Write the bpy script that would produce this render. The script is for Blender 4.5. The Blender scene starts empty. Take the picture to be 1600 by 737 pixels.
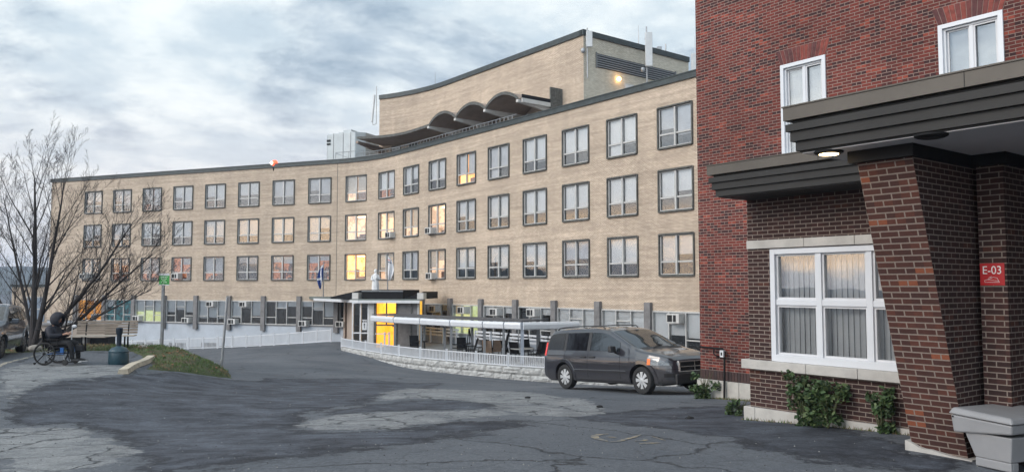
import bpy, bmesh, math, random
import numpy as np
from mathutils import Vector, Matrix, noise as mnoise
R = math.radians
PI = math.pi
rnd = random.Random(7)
sc = bpy.context.scene
C = sc.collection
# ---------------------------------------------------------------- camera
F = 1250.0
PHI = math.atan(78.5 / F)
cam_d = bpy.data.cameras.new('camera')
cam = bpy.data.objects.new('camera', cam_d); C.objects.link(cam)
cam_d.sensor_width = 36.0
cam_d.lens = 36.0 * F / 1600.0
cam_d.clip_start = 0.1; cam_d.clip_end = 9000
cam.location = (0, 0, 0)
cam.rotation_euler = (R(90) + PHI, 0, 0)
sc.camera = cam
sc.view_settings.view_transform = 'Standard'
sc.view_settings.look = 'None'
sc.view_settings.exposure = 0.42
sc.view_settings.gamma = 1.0
# ---------------------------------------------------------------- sun and sky
SUN_AZ = R(-118)      # from +Y towards -X and behind the camera
SUN_EL = R(30)
sd = bpy.data.lights.new('sun', 'SUN'); sd.energy = 1.5; sd.angle = R(28); sd.color = (1.0, 0.88, 0.78)
so = bpy.data.objects.new('sun', sd); C.objects.link(so)
sv = Vector((math.sin(SUN_AZ) * math.cos(SUN_EL), math.cos(SUN_AZ) * math.cos(SUN_EL), math.sin(SUN_EL)))
so.rotation_euler = sv.to_track_quat('Z', 'Y').to_euler()

world = bpy.data.worlds.new('World'); sc.world = world
world.use_nodes = True
wt = world.node_tree; wt.nodes.clear()
def wn(t, **k):
    n = wt.nodes.new(t)
    for a, b in k.items(): setattr(n, a, b)
    return n
def wl(a, b): wt.links.new(a, b)
def wmath(op, a, b=None, clamp=False):
    n = wn('ShaderNodeMath', operation=op); n.use_clamp = clamp
    for i, v in enumerate((a, b)):
        if v is None: continue
        if isinstance(v, (int, float)): n.inputs[i].default_value = v
        else: wl(v, n.inputs[i])
    return n.outputs[0]
def wmix(fac, a, b):
    n = wn('ShaderNodeMix', data_type='RGBA')
    for i, v in ((0, fac), (6, a), (7, b)):
        if isinstance(v, (int, float)): n.inputs[i].default_value = v
        elif isinstance(v, tuple): n.inputs[i].default_value = (*v, 1)
        else: wl(v, n.inputs[i])
    return n.outputs[2]
sky = wn('ShaderNodeTexSky'); sky.sky_type = 'NISHITA'; sky.sun_disc = False
sky.sun_elevation = SUN_EL; sky.sun_rotation = SUN_AZ
tc = wn('ShaderNodeTexCoord'); sep = wn('ShaderNodeSeparateXYZ'); wl(tc.outputs['Generated'], sep.inputs[0])
zc = wmath('MAXIMUM', sep.outputs[2], 0.0)
den = wmath('ADD', zc, 0.16)
px_ = wmath('DIVIDE', sep.outputs[0], den); py_ = wmath('DIVIDE', sep.outputs[1], den)
cmb = wn('ShaderNodeCombineXYZ'); wl(px_, cmb.inputs[0]); wl(py_, cmb.inputs[1]); cmb.inputs[2].default_value = 1.9
n1 = wn('ShaderNodeTexNoise'); n1.inputs['Scale'].default_value = 0.95; n1.inputs['Detail'].default_value = 10; n1.inputs['Roughness'].default_value = 0.62
n1.inputs['Distortion'].default_value = 0.25; wl(cmb.outputs[0], n1.inputs['Vector'])
n2 = wn('ShaderNodeTexNoise'); n2.inputs['Scale'].default_value = 2.6; n2.inputs['Detail'].default_value = 8; n2.inputs['Roughness'].default_value = 0.6
wl(cmb.outputs[0], n2.inputs['Vector'])
def ramp(src, stops):
    n = wn('ShaderNodeValToRGB'); wl(src, n.inputs[0])
    e = n.color_ramp.elements
    while len(e) < len(stops): e.new(0.5)
    for i, (p, c) in enumerate(stops): e[i].position = p; e[i].color = (*c, 1)
    n.color_ramp.interpolation = 'EASE'
    return n.outputs[0]
m1 = ramp(n1.outputs[0], [(0.47, (0, 0, 0)), (0.60, (1, 1, 1))])
m2 = ramp(n2.outputs[0], [(0.38, (0, 0, 0)), (0.66, (1, 1, 1))])
K = 10.0
def k(c): return tuple(v * K for v in c)
bright = wmix(m2, k((0.50, 0.59, 0.655)), k((0.78, 0.83, 0.835)))
grey = wmix(m2, k((0.255, 0.335, 0.425)), k((0.42, 0.505, 0.585)))
cl = wmix(m1, bright, grey)
cl = wmix(0.04, cl, sky.outputs[0])
# pink veil low down
lowf = ramp(sep.outputs[2], [(0.02, (1, 1, 1)), (0.30, (0, 0, 0))])
cl = wmix(wmath('MULTIPLY', lowf, 0.45), cl, k((0.82, 0.70, 0.66)))
# sunset side, low in the west (-X): golden band broken by clouds, lighting the windows
vd = wn('ShaderNodeVectorMath', operation='DOT_PRODUCT'); wl(tc.outputs['Generated'], vd.inputs[0]); vd.inputs[1].default_value = (-0.975, -0.22, 0.0)
westf = ramp(vd.outputs['Value'], [(0.62, (0, 0, 0)), (0.93, (1, 1, 1))])
band = ramp(sep.outputs[2], [(0.0, (1, 1, 1)), (0.075, (1, 1, 1)), (0.115, (0, 0, 0))])
n3 = wn('ShaderNodeTexNoise'); n3.inputs['Scale'].default_value = 5.5; n3.inputs['Detail'].default_value = 5
mp = wn('ShaderNodeMapping'); mp.inputs['Scale'].default_value = (1, 1, 4.5); wl(tc.outputs['Generated'], mp.inputs[0]); wl(mp.outputs[0], n3.inputs['Vector'])
m3 = ramp(n3.outputs[0], [(0.42, (0, 0, 0)), (0.56, (1, 1, 1))])
gold = wmath('MULTIPLY', wmath('MULTIPLY', westf, band), m3)
cl = wmix(gold, cl, k((1.6, 1.15, 0.74)))
# broad brightness of the half of the sky that still has the sun behind thin cloud
vb = wn('ShaderNodeVectorMath', operation='DOT_PRODUCT'); wl(tc.outputs['Generated'], vb.inputs[0]); vb.inputs[1].default_value = (-0.62, -0.70, 0.35)
backf = ramp(vb.outputs['Value'], [(0.15, (0, 0, 0)), (0.9, (1, 1, 1))])
gain = wmath('ADD', wmath('MULTIPLY', backf, 1.55), 1.0)
vm = wn('ShaderNodeVectorMath', operation='SCALE'); wl(cl, vm.inputs[0]); wl(gain, vm.inputs['Scale'])
bg = wn('ShaderNodeBackground'); bg.inputs[1].default_value = 0.1; wl(vm.outputs[0], bg.inputs[0])
wo = wn('ShaderNodeOutputWorld'); wl(bg.outputs[0], wo.inputs[0])
try:
    world.cycles.sampling_method = 'MANUAL'; world.cycles.sample_map_resolution = 512
except Exception: pass
try:
    sc.cycles.use_denoising = True; sc.cycles.max_bounces = 6; sc.cycles.transparent_max_bounces = 12
except Exception: pass

# ---------------------------------------------------------------- pixel -> place (measuring aid)
cP, sP = math.cos(PHI), math.sin(PHI)
def P(px, py, D):
    a = (px - 800) / F; b = -(py - 368.5) / F
    w = cP - b * sP
    return Vector((a * D / w, D, D * (sP + b * cP) / w))
def PR(px, py):
    a = (px - 800) / F; b = -(py - 368.5) / F
    return Vector((a, cP - b * sP, sP + b * cP))

# ---------------------------------------------------------------- materials
MATS = {}
class NT:
    def __init__(s, name):
        s.m = bpy.data.materials.new(name); s.m.use_nodes = True; s.t = s.m.node_tree
        s.b = s.t.nodes['Principled BSDF']; s.out = s.t.nodes['Material Output']
    def n(s, t, **k):
        n = s.t.nodes.new(t)
        for a, b in k.items(): setattr(n, a, b)
        return n
    def l(s, a, b): s.t.links.new(a, b)
    def val(s, inp, v):
        if isinstance(v, (int, float)): inp.default_value = v
        elif isinstance(v, tuple): inp.default_value = (*v, 1) if len(v) == 3 and inp.type == 'RGBA' else v
        else: s.l(v, inp)
    def math(s, op, a, b=None, clamp=False):
        n = s.n('ShaderNodeMath', operation=op); n.use_clamp = clamp
        s.val(n.inputs[0], a)
        if b is not None: s.val(n.inputs[1], b)
        return n.outputs[0]
    def mix(s, f, a, b, mode='MIX'):
        n = s.n('ShaderNodeMix', data_type='RGBA', blend_type=mode)
        s.val(n.inputs[0], f); s.val(n.inputs[6], a); s.val(n.inputs[7], b)
        return n.outputs[2]
    def noise(s, scale, detail=4, rough=0.55, vec=None, dist=0):
        n = s.n('ShaderNodeTexNoise'); n.inputs['Scale'].default_value = scale; n.inputs['Detail'].default_value = detail
        n.inputs['Roughness'].default_value = rough; n.inputs['Distortion'].default_value = dist
        if vec is not None: s.l(vec, n.inputs['Vector'])
        return n.outputs[0]
    def ramp(s, src, stops):
        n = s.n('ShaderNodeValToRGB'); s.l(src, n.inputs[0]); e = n.color_ramp.elements
        while len(e) < len(stops): e.new(0.5)
        for i, (p, c) in enumerate(stops):
            e[i].position = p; e[i].color = (*(c if isinstance(c, tuple) else (c, c, c)), 1)
        return n.outputs[0]
    def bump(s, h, strength=0.4, dist=0.01):
        n = s.n('ShaderNodeBump'); n.inputs['Strength'].default_value = strength; n.inputs['Distance'].default_value = dist
        s.l(h, n.inputs['Height']); s.l(n.outputs[0], s.b.inputs['Normal'])
    def obj(s): return s.n('ShaderNodeTexCoord').outputs['Object']
    def geo(s): return s.n('ShaderNodeNewGeometry').outputs['Position']
    def mapping(s, vec, scale):
        m = s.n('ShaderNodeMapping'); s.l(vec, m.inputs[0]); m.inputs['Scale'].default_value = scale
        return m.outputs[0]

def simple(name, col, rough=0.6, metal=0.0, var=0.15, scale=6.0, bump=0.0, bscale=60, coat=0.0, spec=0.5, emit=None, estr=0):
    if name in MATS: return MATS[name]
    s = NT(name)
    if var > 0:
        nz = s.noise(scale, 5, 0.6, s.obj())
        c = s.mix(s.ramp(nz, [(0.3, 0.0), (0.7, 1.0)]), tuple(v * (1 - var) for v in col), tuple(min(1, v * (1 + var)) for v in col))
        s.l(c, s.b.inputs['Base Color'])
    else: s.b.inputs['Base Color'].default_value = (*col, 1)
    s.b.inputs['Roughness'].default_value = rough; s.b.inputs['Metallic'].default_value = metal
    s.b.inputs['Specular IOR Level'].default_value = spec
    if coat: s.b.inputs['Coat Weight'].default_value = coat; s.b.inputs['Coat Roughness'].default_value = 0.05
    if bump: s.bump(s.noise(bscale, 4, 0.6, s.obj()), bump, 0.01)
    if emit: s.b.inputs['Emission Color'].default_value = (*emit, 1); s.b.inputs['Emission Strength'].default_value = estr
    MATS[name] = s.m
    return s.m

def brick(name, c1, c2, c3, mortar, bw=0.203, bh=0.0677, ms=0.010, stain=0.25, stripe=0.0, mort_smooth=0.1, rough=0.85, bumpd=0.006, odd=None):
    s = NT(name)
    uv = s.n('ShaderNodeUVMap').outputs[0]
    def bt(off, ca, cb, bias=0.0):
        b = s.n('ShaderNodeTexBrick'); b.offset = 0.5; b.squash = 1.0
        b.inputs['Scale'].default_value = 1.0; b.inputs['Brick Width'].default_value = bw; b.inputs['Row Height'].default_value = bh
        b.inputs['Mortar Size'].default_value = ms; b.inputs['Mortar Smooth'].default_value = mort_smooth; b.inputs['Bias'].default_value = bias
        b.inputs['Color1'].default_value = (*ca, 1); b.inputs['Color2'].default_value = (*cb, 1); b.inputs['Mortar'].default_value = (*mortar, 1)
        s.l(uv, b.inputs['Vector'])
        return b
    b1 = bt(0, c1, c2)
    # a second per-brick tone taken from a cell-quantised white noise
    sepn = s.n('ShaderNodeSeparateXYZ'); s.l(uv, sepn.inputs[0])
    row = s.math('FLOOR', s.math('DIVIDE', sepn.outputs[1], bh))
    par = s.math('MODULO', s.math('ABSOLUTE', row), 2.0)
    colx = s.math('FLOOR', s.math('DIVIDE', s.math('SUBTRACT', sepn.outputs[0], s.math('MULTIPLY', par, bw * 0.5)), bw))
    cb = s.n('ShaderNodeCombineXYZ'); s.l(colx, cb.inputs[0]); s.l(row, cb.inputs[1])
    wnz = s.n('ShaderNodeTexWhiteNoise'); wnz.noise_dimensions = '2D'; s.l(cb.outputs[0], wnz.inputs['Vector'])
    f3 = s.ramp(wnz.outputs['Value'], [(0.62, 0.0), (0.78, 1.0)])
    inv = s.math('SUBTRACT', 1.0, b1.outputs['Fac'])
    col = s.mix(s.math('MULTIPLY', f3, inv), b1.outputs['Color'], c3)
    if odd:
        f4 = s.ramp(wnz.outputs['Value'], [(0.955, 0.0), (0.965, 1.0)])
        col = s.mix(s.math('MULTIPLY', f4, inv), col, odd)
    v = s.noise(0.45, 6, 0.6, s.mapping(uv, (1.0, 1.0, 1.0)))
    col = s.mix(1.0, col, s.ramp(v, [(0.25, 1 - stain), (0.75, 1 + stain * 0.5)]), 'MULTIPLY')
    g = s.noise(38, 3, 0.6, uv)
    col = s.mix(1.0, col, s.ramp(g, [(0.2, 0.8), (0.8, 1.15)]), 'MULTIPLY')
    if stripe:
        st = s.noise(1.0, 3, 0.7, s.mapping(uv, (0.12, 4.2, 1.0)))
        col = s.mix(1.0, col, s.ramp(st, [(0.3, 1 - stripe), (0.7, 1 + stripe * 0.6)]), 'MULTIPLY')
        vs = s.noise(1.0, 4, 0.7, s.mapping(uv, (1.3, 0.12, 1.0)))
        col = s.mix(1.0, col, s.ramp(vs, [(0.3, 1 - stripe * 0.6), (0.6, 1.0)]), 'MULTIPLY')
    s.l(col, s.b.inputs['Base Color'])
    s.b.inputs['Roughness'].default_value = rough; s.b.inputs['Specular IOR Level'].default_value = 0.25
    h = s.math('ADD', s.math('MULTIPLY', b1.outputs['Fac'], -1.0), s.math('MULTIPLY', s.noise(60, 3, 0.6, uv), 0.35))
    s.bump(h, 0.7, bumpd)
    MATS[name] = s.m
    return s.m

M_tan = brick('tan_brick', (0.62, 0.505, 0.39), (0.55, 0.445, 0.342), (0.68, 0.56, 0.437), (0.26, 0.21, 0.175), stain=0.18, stripe=0.20, ms=0.0105)
M_pent = M_tan
M_sidebrick = brick('pale_side_brick', (0.74, 0.68, 0.56), (0.62, 0.57, 0.46), (0.80, 0.75, 0.63), (0.22, 0.20, 0.17), stain=0.2, stripe=0.05)
M_red = brick('red_brick', (0.175, 0.038, 0.029), (0.110, 0.029, 0.025), (0.048, 0.021, 0.022), (0.25, 0.18, 0.155), bw=0.19, bh=0.0595, ms=0.0075, stain=0.42, mort_smooth=0.2, odd=(0.27, 0.06, 0.04))
M_brown = brick('brown_brick', (0.042, 0.020, 0.018), (0.033, 0.018, 0.017), (0.052, 0.024, 0.021), (0.22, 0.18, 0.155), bw=.19, bh=.062, ms=0.0065, stain=0.2, odd=(0.075, 0.030, 0.022))
M_pierlit = brick('lit_pier_brick', (0.070, 0.029, 0.023), (0.050, 0.024, 0.021), (0.088, 0.034, 0.025), (0.22, 0.18, 0.155), ms=0.0075, stain=0.2, odd=(0.20, 0.065, 0.035))  # lighter, redder than the pier sides: evening light on its front put into colour

M_coping = simple('dark_coping', (0.035, 0.045, 0.047), 0.5, 0.3, 0.35, 3)
M_pil = simple('grey_pilaster_stone', (0.16, 0.155, 0.155), 0.85, 0, 0.25, 3, 0.3, 30)
M_surround = simple('weathered_grey_surround', (0.085, 0.085, 0.078), 0.8, 0, 0.6, 7)
M_sash = simple('pale_aluminium_sash', (0.42, 0.42, 0.41), 0.55, 0.1, 0.12, 5)
M_white = simple('white_paint', (0.54, 0.55, 0.57), 0.5, 0, 0.08, 4)
M_vinyl = simple('white_vinyl', (0.56, 0.58, 0.61), 0.35, 0, 0.04, 2)
M_paintwall = simple('pale_painted_wall', (0.37, 0.405, 0.45), 0.8, 0, 0.10, 0.8, 0.1, 40)
M_blind = simple('window_blind', (0.66, 0.68, 0.69), 0.8, 0, 0.06, 1)
M_blindg = simple('grey_blind', (0.50, 0.52, 0.55), 0.8, 0, 0.12, 2)
M_blind2 = simple('cream_blind', (0.60, 0.52, 0.42), 0.8, 0, 0.06, 1)
M_stone = simple('limestone', (0.40, 0.385, 0.36), 0.85, 0, 0.16, 3.5, 0.35, 45)
M_brz = simple('bronze_fascia', (0.011, 0.0105, 0.010), 0.65, 0.0, 0.25, 2)
M_brzcap = simple('bronze_cap', (0.085, 0.075, 0.064), 0.55, 0.3, 0.12, 2)
M_soffit = simple('grey_soffit', (0.50, 0.48, 0.48), 0.8, 0, 0.06, 1)
M_black = simple('black_metal', (0.008, 0.008, 0.009), 0.7, 0.0, 0.1, 5, spec=.2)
M_dark = simple('dark_void', (0.012, 0.012, 0.013), 0.9, 0, 0.0)
M_galv = simple('galvanised_metal', (0.32, 0.33, 0.34), 0.45, 0.7, 0.15, 8)
M_greymetal = simple('grey_post_metal', (0.20, 0.21, 0.22), 0.5, 0.4, 0.15, 8)
M_equip = simple('pale_equipment', (0.52, 0.54, 0.55), 0.5, 0.1, 0.08, 3)
M_tank = simple('grey_tank', (0.36, 0.40, 0.42), 0.5, 0.2, 0.10, 1.2)
M_concrete = simple('terrace_soffit_concrete', (0.27, 0.215, 0.18), 0.9, 0, 0.15, 1.5)
M_concl = simple('pale_concrete_edge', (0.50, 0.49, 0.47), 0.85, 0, 0.1, 2)
M_roomdark = simple('unlit_room', (0.022, 0.020, 0.020), 0.9, 0, 0.6, 1.5)

def litroom(name, c1, c2, st, scale=1.4):  # room surfaces glow by emission, standing in for the light inside
    s = NT(name)
    nz = s.noise(scale, 3, 0.7, s.obj())
    c = s.mix(s.ramp(nz, [(0.42, 0.0), (0.52, 1.0)]), c1, c2)
    s.l(c, s.b.inputs['Base Color']); s.l(c, s.b.inputs['Emission Color']); s.b.inputs['Emission Strength'].default_value = st
    s.b.inputs['Roughness'].default_value = 0.9
    MATS[name] = s.m; return s.m
M_roomorange = litroom('orange_lit_room', (0.03, 0.012, 0.008), (0.42, 0.15, 0.045), 0.55, 1.7)
M_roomyellow = litroom('yellow_lit_room', (0.75, 0.36, 0.06), (0.95, 0.66, 0.26), 0.95, 1.3)
M_roombeige = litroom('beige_lit_room', (0.42, 0.30, 0.20), (0.80, 0.60, 0.42), 0.7, 1.0)
M_roomgold = litroom('golden_lit_lobby', (0.85, 0.42, 0.035), (0.92, 0.52, 0.07), 0.75, 0.6)
M_curtaingold = litroom('golden_lit_curtain_room', (0.42, 0.20, 0.03), (0.66, 0.38, 0.05), 0.55, 0.8)

def glass(name, tint=(0.9, 0.94, 0.95), base=0.10, rough=0.02, ior=1.6):
    s = NT(name); s.t.nodes.remove(s.b)
    tr = s.n('ShaderNodeBsdfTransparent'); tr.inputs[0].default_value = (*tint, 1)
    gl = s.n('ShaderNodeBsdfGlossy'); gl.inputs['Roughness'].default_value = rough; gl.inputs[0].default_value = (1, 1, 1, 1)
    nb = s.n('ShaderNodeBump'); nb.inputs['Strength'].default_value = 0.05; nb.inputs['Distance'].default_value = 0.05
    s.l(s.noise(0.9, 2, 0.5, s.geo()), nb.inputs['Height']); s.l(nb.outputs[0], gl.inputs['Normal'])
    fr = s.n('ShaderNodeFresnel'); fr.inputs[0].default_value = ior
    f = s.math('ADD', fr.outputs[0], base, True)
    mx = s.n('ShaderNodeMixShader'); s.l(f, mx.inputs[0]); s.l(tr.outputs[0], mx.inputs[1]); s.l(gl.outputs[0], mx.inputs[2])
    s.l(mx.outputs[0], s.out.inputs[0]); MATS[name] = s.m; return s.m
M_glass = glass('window_glass', (0.84, 0.86, 0.88), 0.09)
M_glass2 = glass('near_window_glass', (0.86, 0.88, 0.90), 0.16, 0.0)
def darkglass(name, col, spec=0.7):
    s = NT(name); s.b.inputs['Base Color'].default_value = (*col, 1); s.b.inputs['Roughness'].default_value = .03; s.b.inputs['IOR'].default_value = 1.55; s.b.inputs['Specular IOR Level'].default_value = spec
    return s.m
M_carglass = darkglass('tinted_car_glass', (.006,.006,.008), .35)
M_screen = darkglass('windscreen_glass', (.02,.024,.027), .9)

# ---------------------------------------------------------------- mesh helpers
class MB:
    def __init__(s): s.v = []; s.f = []; s.m = []; s.uv = []; s.has_uv = False
    def add(s, pts, faces, mi=0, uvs=None):
        o = len(s.v); s.v += [tuple(p) for p in pts]
        for i, f in enumerate(faces):
            s.f.append(tuple(o + j for j in f)); s.m.append(mi)
            if uvs: s.uv.append(uvs[i]); s.has_uv = True
            else: s.uv.append([(0, 0)] * len(f))
    def quad(s, a, b, c, d, mi=0, uv=None): s.add([a, b, c, d], [(0, 1, 2, 3)], mi, [uv] if uv else None)
    def box(s, lo, hi, mi=0, M=None):
        x0, y0, z0 = lo; x1, y1, z1 = hi
        p = [Vector(q) for q in ((x0,y0,z0),(x1,y0,z0),(x1,y1,z0),(x0,y1,z0),(x0,y0,z1),(x1,y0,z1),(x1,y1,z1),(x0,y1,z1))]
        if M: p = [M @ q for q in p]
        fs = [(0,3,2,1),(4,5,6,7),(0,1,5,4),(1,2,6,5),(2,3,7,6),(3,0,4,7)]
        # box uv in metres
        dx, dy, dz = abs(x1-x0), abs(y1-y0), abs(z1-z0)
        U = [[(0,0),(0,dy),(dx,dy),(dx,0)],[(0,0),(dx,0),(dx,dy),(0,dy)],[(x0,z0),(x1,z0),(x1,z1),(x0,z1)],[(y0,z0),(y1,z0),(y1,z1),(y0,z1)],[(x1,z0),(x0,z0),(x0,z1),(x1,z1)],[(y1,z0),(y0,z0),(y0,z1),(y1,z1)]]
        s.add(p, fs, mi, U)
    def hexa(s, b, t, mi=0):   # bottom four, top four
        s.add(list(b) + list(t), [(3,2,1,0),(4,5,6,7),(0,1,5,4),(1,2,6,5),(2,3,7,6),(3,0,4,7)], mi)
    def tube(s, pts, rad, n=8, mi=0, caps=True):
        pts = [Vector(p) for p in pts]
        if not hasattr(rad, '__len__'): rad = [rad] * len(pts)
        ring = []; prev = None
        for i, p in enumerate(pts):
            d = (pts[min(i+1, len(pts)-1)] - pts[max(i-1, 0)])
            if d.length < 1e-9: d = Vector((0,0,1))
            d.normalize()
            if prev is None:
                up = Vector((0,0,1)) if abs(d.z) < 0.9 else Vector((1,0,0))
                a = d.cross(up).normalized()
            else:
                a = (prev - d * prev.dot(d))
                a = a.normalized() if a.length > 1e-6 else d.orthogonal().normalized()
            prev = a; b = d.cross(a)
            ring.append([p + (a * math.cos(2*PI*j/n) + b * math.sin(2*PI*j/n)) * rad[i] for j in range(n)])
        vs = [q for r in ring for q in r]; fs = []
        for i in range(len(pts) - 1):
            for j in range(n):
                fs.append((i*n+j, i*n+(j+1)%n, (i+1)*n+(j+1)%n, (i+1)*n+j))
        if caps:
            fs.append(tuple(range(n-1, -1, -1))); fs.append(tuple((len(pts)-1)*n + j for j in range(n)))
        s.add(vs, fs, mi)
    def lathe(s, prof, n=24, mi=0, M=None):   # prof: (r,z)
        vs = []; fs = []
        for r, z in prof:
            for j in range(n): vs.append(Vector((r*math.cos(2*PI*j/n), r*math.sin(2*PI*j/n), z)))
        for i in range(len(prof)-1):
            for j in range(n): fs.append((i*n+j, i*n+(j+1)%n, (i+1)*n+(j+1)%n, (i+1)*n+j))
        fs.append(tuple(range(n-1, -1, -1))); fs.append(tuple((len(prof)-1)*n+j for j in range(n)))
        if M: vs = [M @ q for q in vs]
        s.add(vs, fs, mi)
    def prism(s, poly, z0, z1, mi=0):
        n = len(poly)
        vs = [(x, y, z0) for x, y in poly] + [(x, y, z1) for x, y in poly]
        fs = [tuple(range(n-1, -1, -1)), tuple(range(n, 2*n))] + [(i, (i+1)%n, n+(i+1)%n, n+i) for i in range(n)]
        s.add(vs, fs, mi)
    def ellipsoid(s, c, r, nu=14, nv=9, mi=0, M=None):
        vs = []; fs = []
        for i in range(nv+1):
            t = PI*i/nv
            for j in range(nu):
                p = 2*PI*j/nu; q = Vector((r[0]*math.sin(t)*math.cos(p), r[1]*math.sin(t)*math.sin(p), r[2]*math.cos(t)))
                if M: q = M @ q
                vs.append(q + Vector(c))
        for i in range(nv):
            for j in range(nu): fs.append((i*nu+j, (i+1)*nu+j, (i+1)*nu+(j+1)%nu, i*nu+(j+1)%nu))
        s.add(vs, fs, mi)
    def build(s, name, mats, parent=None, smooth=False, bevel=0.0, angle=35):
        me = bpy.data.meshes.new(name)
        me.from_pydata(s.v, [], s.f)
        if not isinstance(mats, (list, tuple)): mats = [mats]
        for m in mats: me.materials.append(m)
        me.polygons.foreach_set('material_index', s.m)
        if s.has_uv:
            uvl = me.uv_layers.new(name='UVMap')
            flat = [c for f in s.uv for q in f for c in q]
            uvl.data.foreach_set('uv', flat)
        me.update()
        if smooth:
            me.polygons.foreach_set('use_smooth', [True]*len(me.polygons))
            try: me.set_sharp_from_angle(angle=R(angle))
            except Exception: pass
        o = bpy.data.objects.new(name, me); C.objects.link(o)
        if parent: o.parent = parent
        if bevel:
            b = o.modifiers.new('bevel', 'BEVEL'); b.width = bevel; b.segments = 2; b.limit_method = 'ANGLE'; b.angle_limit = R(40)
        return o
def tag(o, label, cat=None, group=None, kind=None):
    if label: o['label'] = label
    if cat: o['category'] = cat
    if group: o['group'] = group
    if kind: o['kind'] = kind
    return o
def empty(name, loc=(0,0,0), rz=0.0):
    o = bpy.data.objects.new(name, None); C.objects.link(o); o.location = loc; o.rotation_euler = (0, 0, rz); o.empty_display_size = 0.2
    return o
def copy_tree(o, parent=None):
    c = o.copy(); C.objects.link(c); c.parent = parent
    for ch in list(KIDS.get(o.name, [])) or [x for x in bpy.data.objects if x.parent == o]: copy_tree(ch, c)
    return c
KIDS = {}
def frame(o, x, y, z=Vector((0,0,1))):   # matrix with origin o and axes
    M = Matrix.Identity(4)
    for i, a in enumerate((x, y, z)):
        for j in range(3): M[j][i] = a[j]
    for j in range(3): M[j][3] = o[j]
    return M
def text_mesh(txt, size, thick, M, mat, name, parent, align='CENTER', sx=1.0):
    cu = bpy.data.curves.new(name, 'FONT'); cu.body = txt; cu.size = size; cu.extrude = thick; cu.align_x = align; cu.align_y = 'CENTER'
    t = bpy.data.objects.new(name, cu); C.objects.link(t)
    bpy.context.view_layer.update()
    me = bpy.data.meshes.new_from_object(t); bpy.data.objects.remove(t)
    me.materials.clear(); me.materials.append(mat)
    me.transform(Matrix.Diagonal((sx, 1, 1, 1))); me.transform(M)
    o = bpy.data.objects.new(name, me); C.objects.link(o)
    if parent: o.parent = parent
    return o

# ---------------------------------------------------------------- frames of the two buildings
# near (brown and red) building: u runs away along the wall, n points out of it
TH = R(36.94)
u = Vector((-math.sin(TH), math.cos(TH), 0)); nn = Vector((-math.cos(TH), -math.sin(TH), 0))
A = P(1172, 600, 12.7); A.z = 0
def W(t, off, z):      # t metres towards the viewer along the brown wall, off metres out of it
    p = A - u * t + nn * off
    return Vector((p.x, p.y, z))
# long curved building
FX0, FY0, FB, FW = -15.011, 68.851, 3.845, 2.36
FTL, FTR, FSA, FSB = 0.3807, 0.9150, -0.021, 1.82
_s = np.linspace(-14, 16, 1501); _h = FTL + (FTR-FTL)*np.clip((_s-FSA)/(FSB-FSA), 0, 1)
_ds = _s[1]-_s[0]
_X = np.concatenate([[0], np.cumsum((np.cos(_h[1:])+np.cos(_h[:-1]))/2)])*FB*_ds
_Y = np.concatenate([[0], np.cumsum(-(np.sin(_h[1:])+np.sin(_h[:-1]))/2)])*FB*_ds
_i0 = int(np.argmin(abs(_s))); _X += FX0-_X[_i0]; _Y += FY0-_Y[_i0]
def fh(s): return float(np.interp(s, _s, _h))
def fp(s, off=0.0, z=0.0):     # off: metres behind the facade line
    h = fh(s)
    return Vector((float(np.interp(s, _s, _X)) + off*math.sin(h), float(np.interp(s, _s, _Y)) + off*math.cos(h), z))
def fM(s, off=0.0, z=0.0):
    h = fh(s)
    return frame(fp(s, off, z), Vector((math.cos(h), -math.sin(h), 0)), Vector((math.sin(h), math.cos(h), 0)))
def s_of(px, py, off=0.0):
    r = PR(px, py); t = r.x/r.y
    best = min(_s, key=lambda q: abs(fp(q, off).x/fp(q, off).y - t) if fp(q, off).y > 5 else 9)
    return float(best)
def z_at(px, py, D): return P(px, py, D).z

# ---------------------------------------------------------------- ground
ctrl = []
def cp(px, py, D): p = P(px, py, D); ctrl.append((p.x, p.y, p.z))
for q in [(0,553,24),(0,700,9.4),(100,620,14.6),(100,700,9.2),(200,570,22),(100,572,21.8),(100,549,26),(235,548,25.5),(228,573,21.5),
          (300,600,20.5),(362,594,24.5),(450,592,26.5),(450,575,33),(450,560,41),(450,545,54),(470,537,63),(515,533.5,61),(345,580,29.5),
          (274,547,68),(400,541,66),(450,620,18),(450,660,12.8),(450,737,7),(640,737,6.7),(640,650,12.7),(640,610,19.5),(640,590,31),(640,574.5,47),
          (740,587,43),(740,597,32),(740,612,21),(740,650,13.2),(870,598,40),(884,607,22.8),(1008,617,20.2),(870,600,31),(530,547,55),(560,553,52),
          (1092,620,17.5),(1172,655,12.7),(1000,650,13.8),(1000,720,8.3),(1414,702,9.0),(1500,718,8.7),(1600,745,8.0),(1250,690,9.6),
          (250,737,7),(0,737,7.6),(1200,737,7.4),(1000,605,34)]: cp(*q)
ctrl += [(0,0,-1.62),(-6,-8,-1.55),(8,-8,-1.6),(-25,10,-1.95),(-25,24,-2.1),(-17,33,-3.2),(-21,42,-4.4),(-30,55,-5.4),(-50,70,-6.3),(-44,79,-6.2),
         (-60,40,-4.5),(-30,32,-2.7),(15,15,-2.3),(20,30,-3.0),(12,36,-4.4),(25,50,-5),(-10,63,-4.4),(0,58,-4.5),(-60,100,-7),(0,90,-6),(50,80,-6),(40,0,-2),(-45,0,-2),(0,-40,-1.5),(-40,-40,-1.5),(40,-40,-1.5)]
ctrl = np.array(ctrl)
def _U(r): return np.where(r > 1e-9, r*r*np.log(np.maximum(r, 1e-9)), 0)
_n = len(ctrl); _d = np.hypot(ctrl[:,None,0]-ctrl[None,:,0], ctrl[:,None,1]-ctrl[None,:,1])/10
_Kk = _U(_d) + np.eye(_n)*0.02; _Pm = np.c_[np.ones(_n), ctrl[:,:2]/10]
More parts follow.
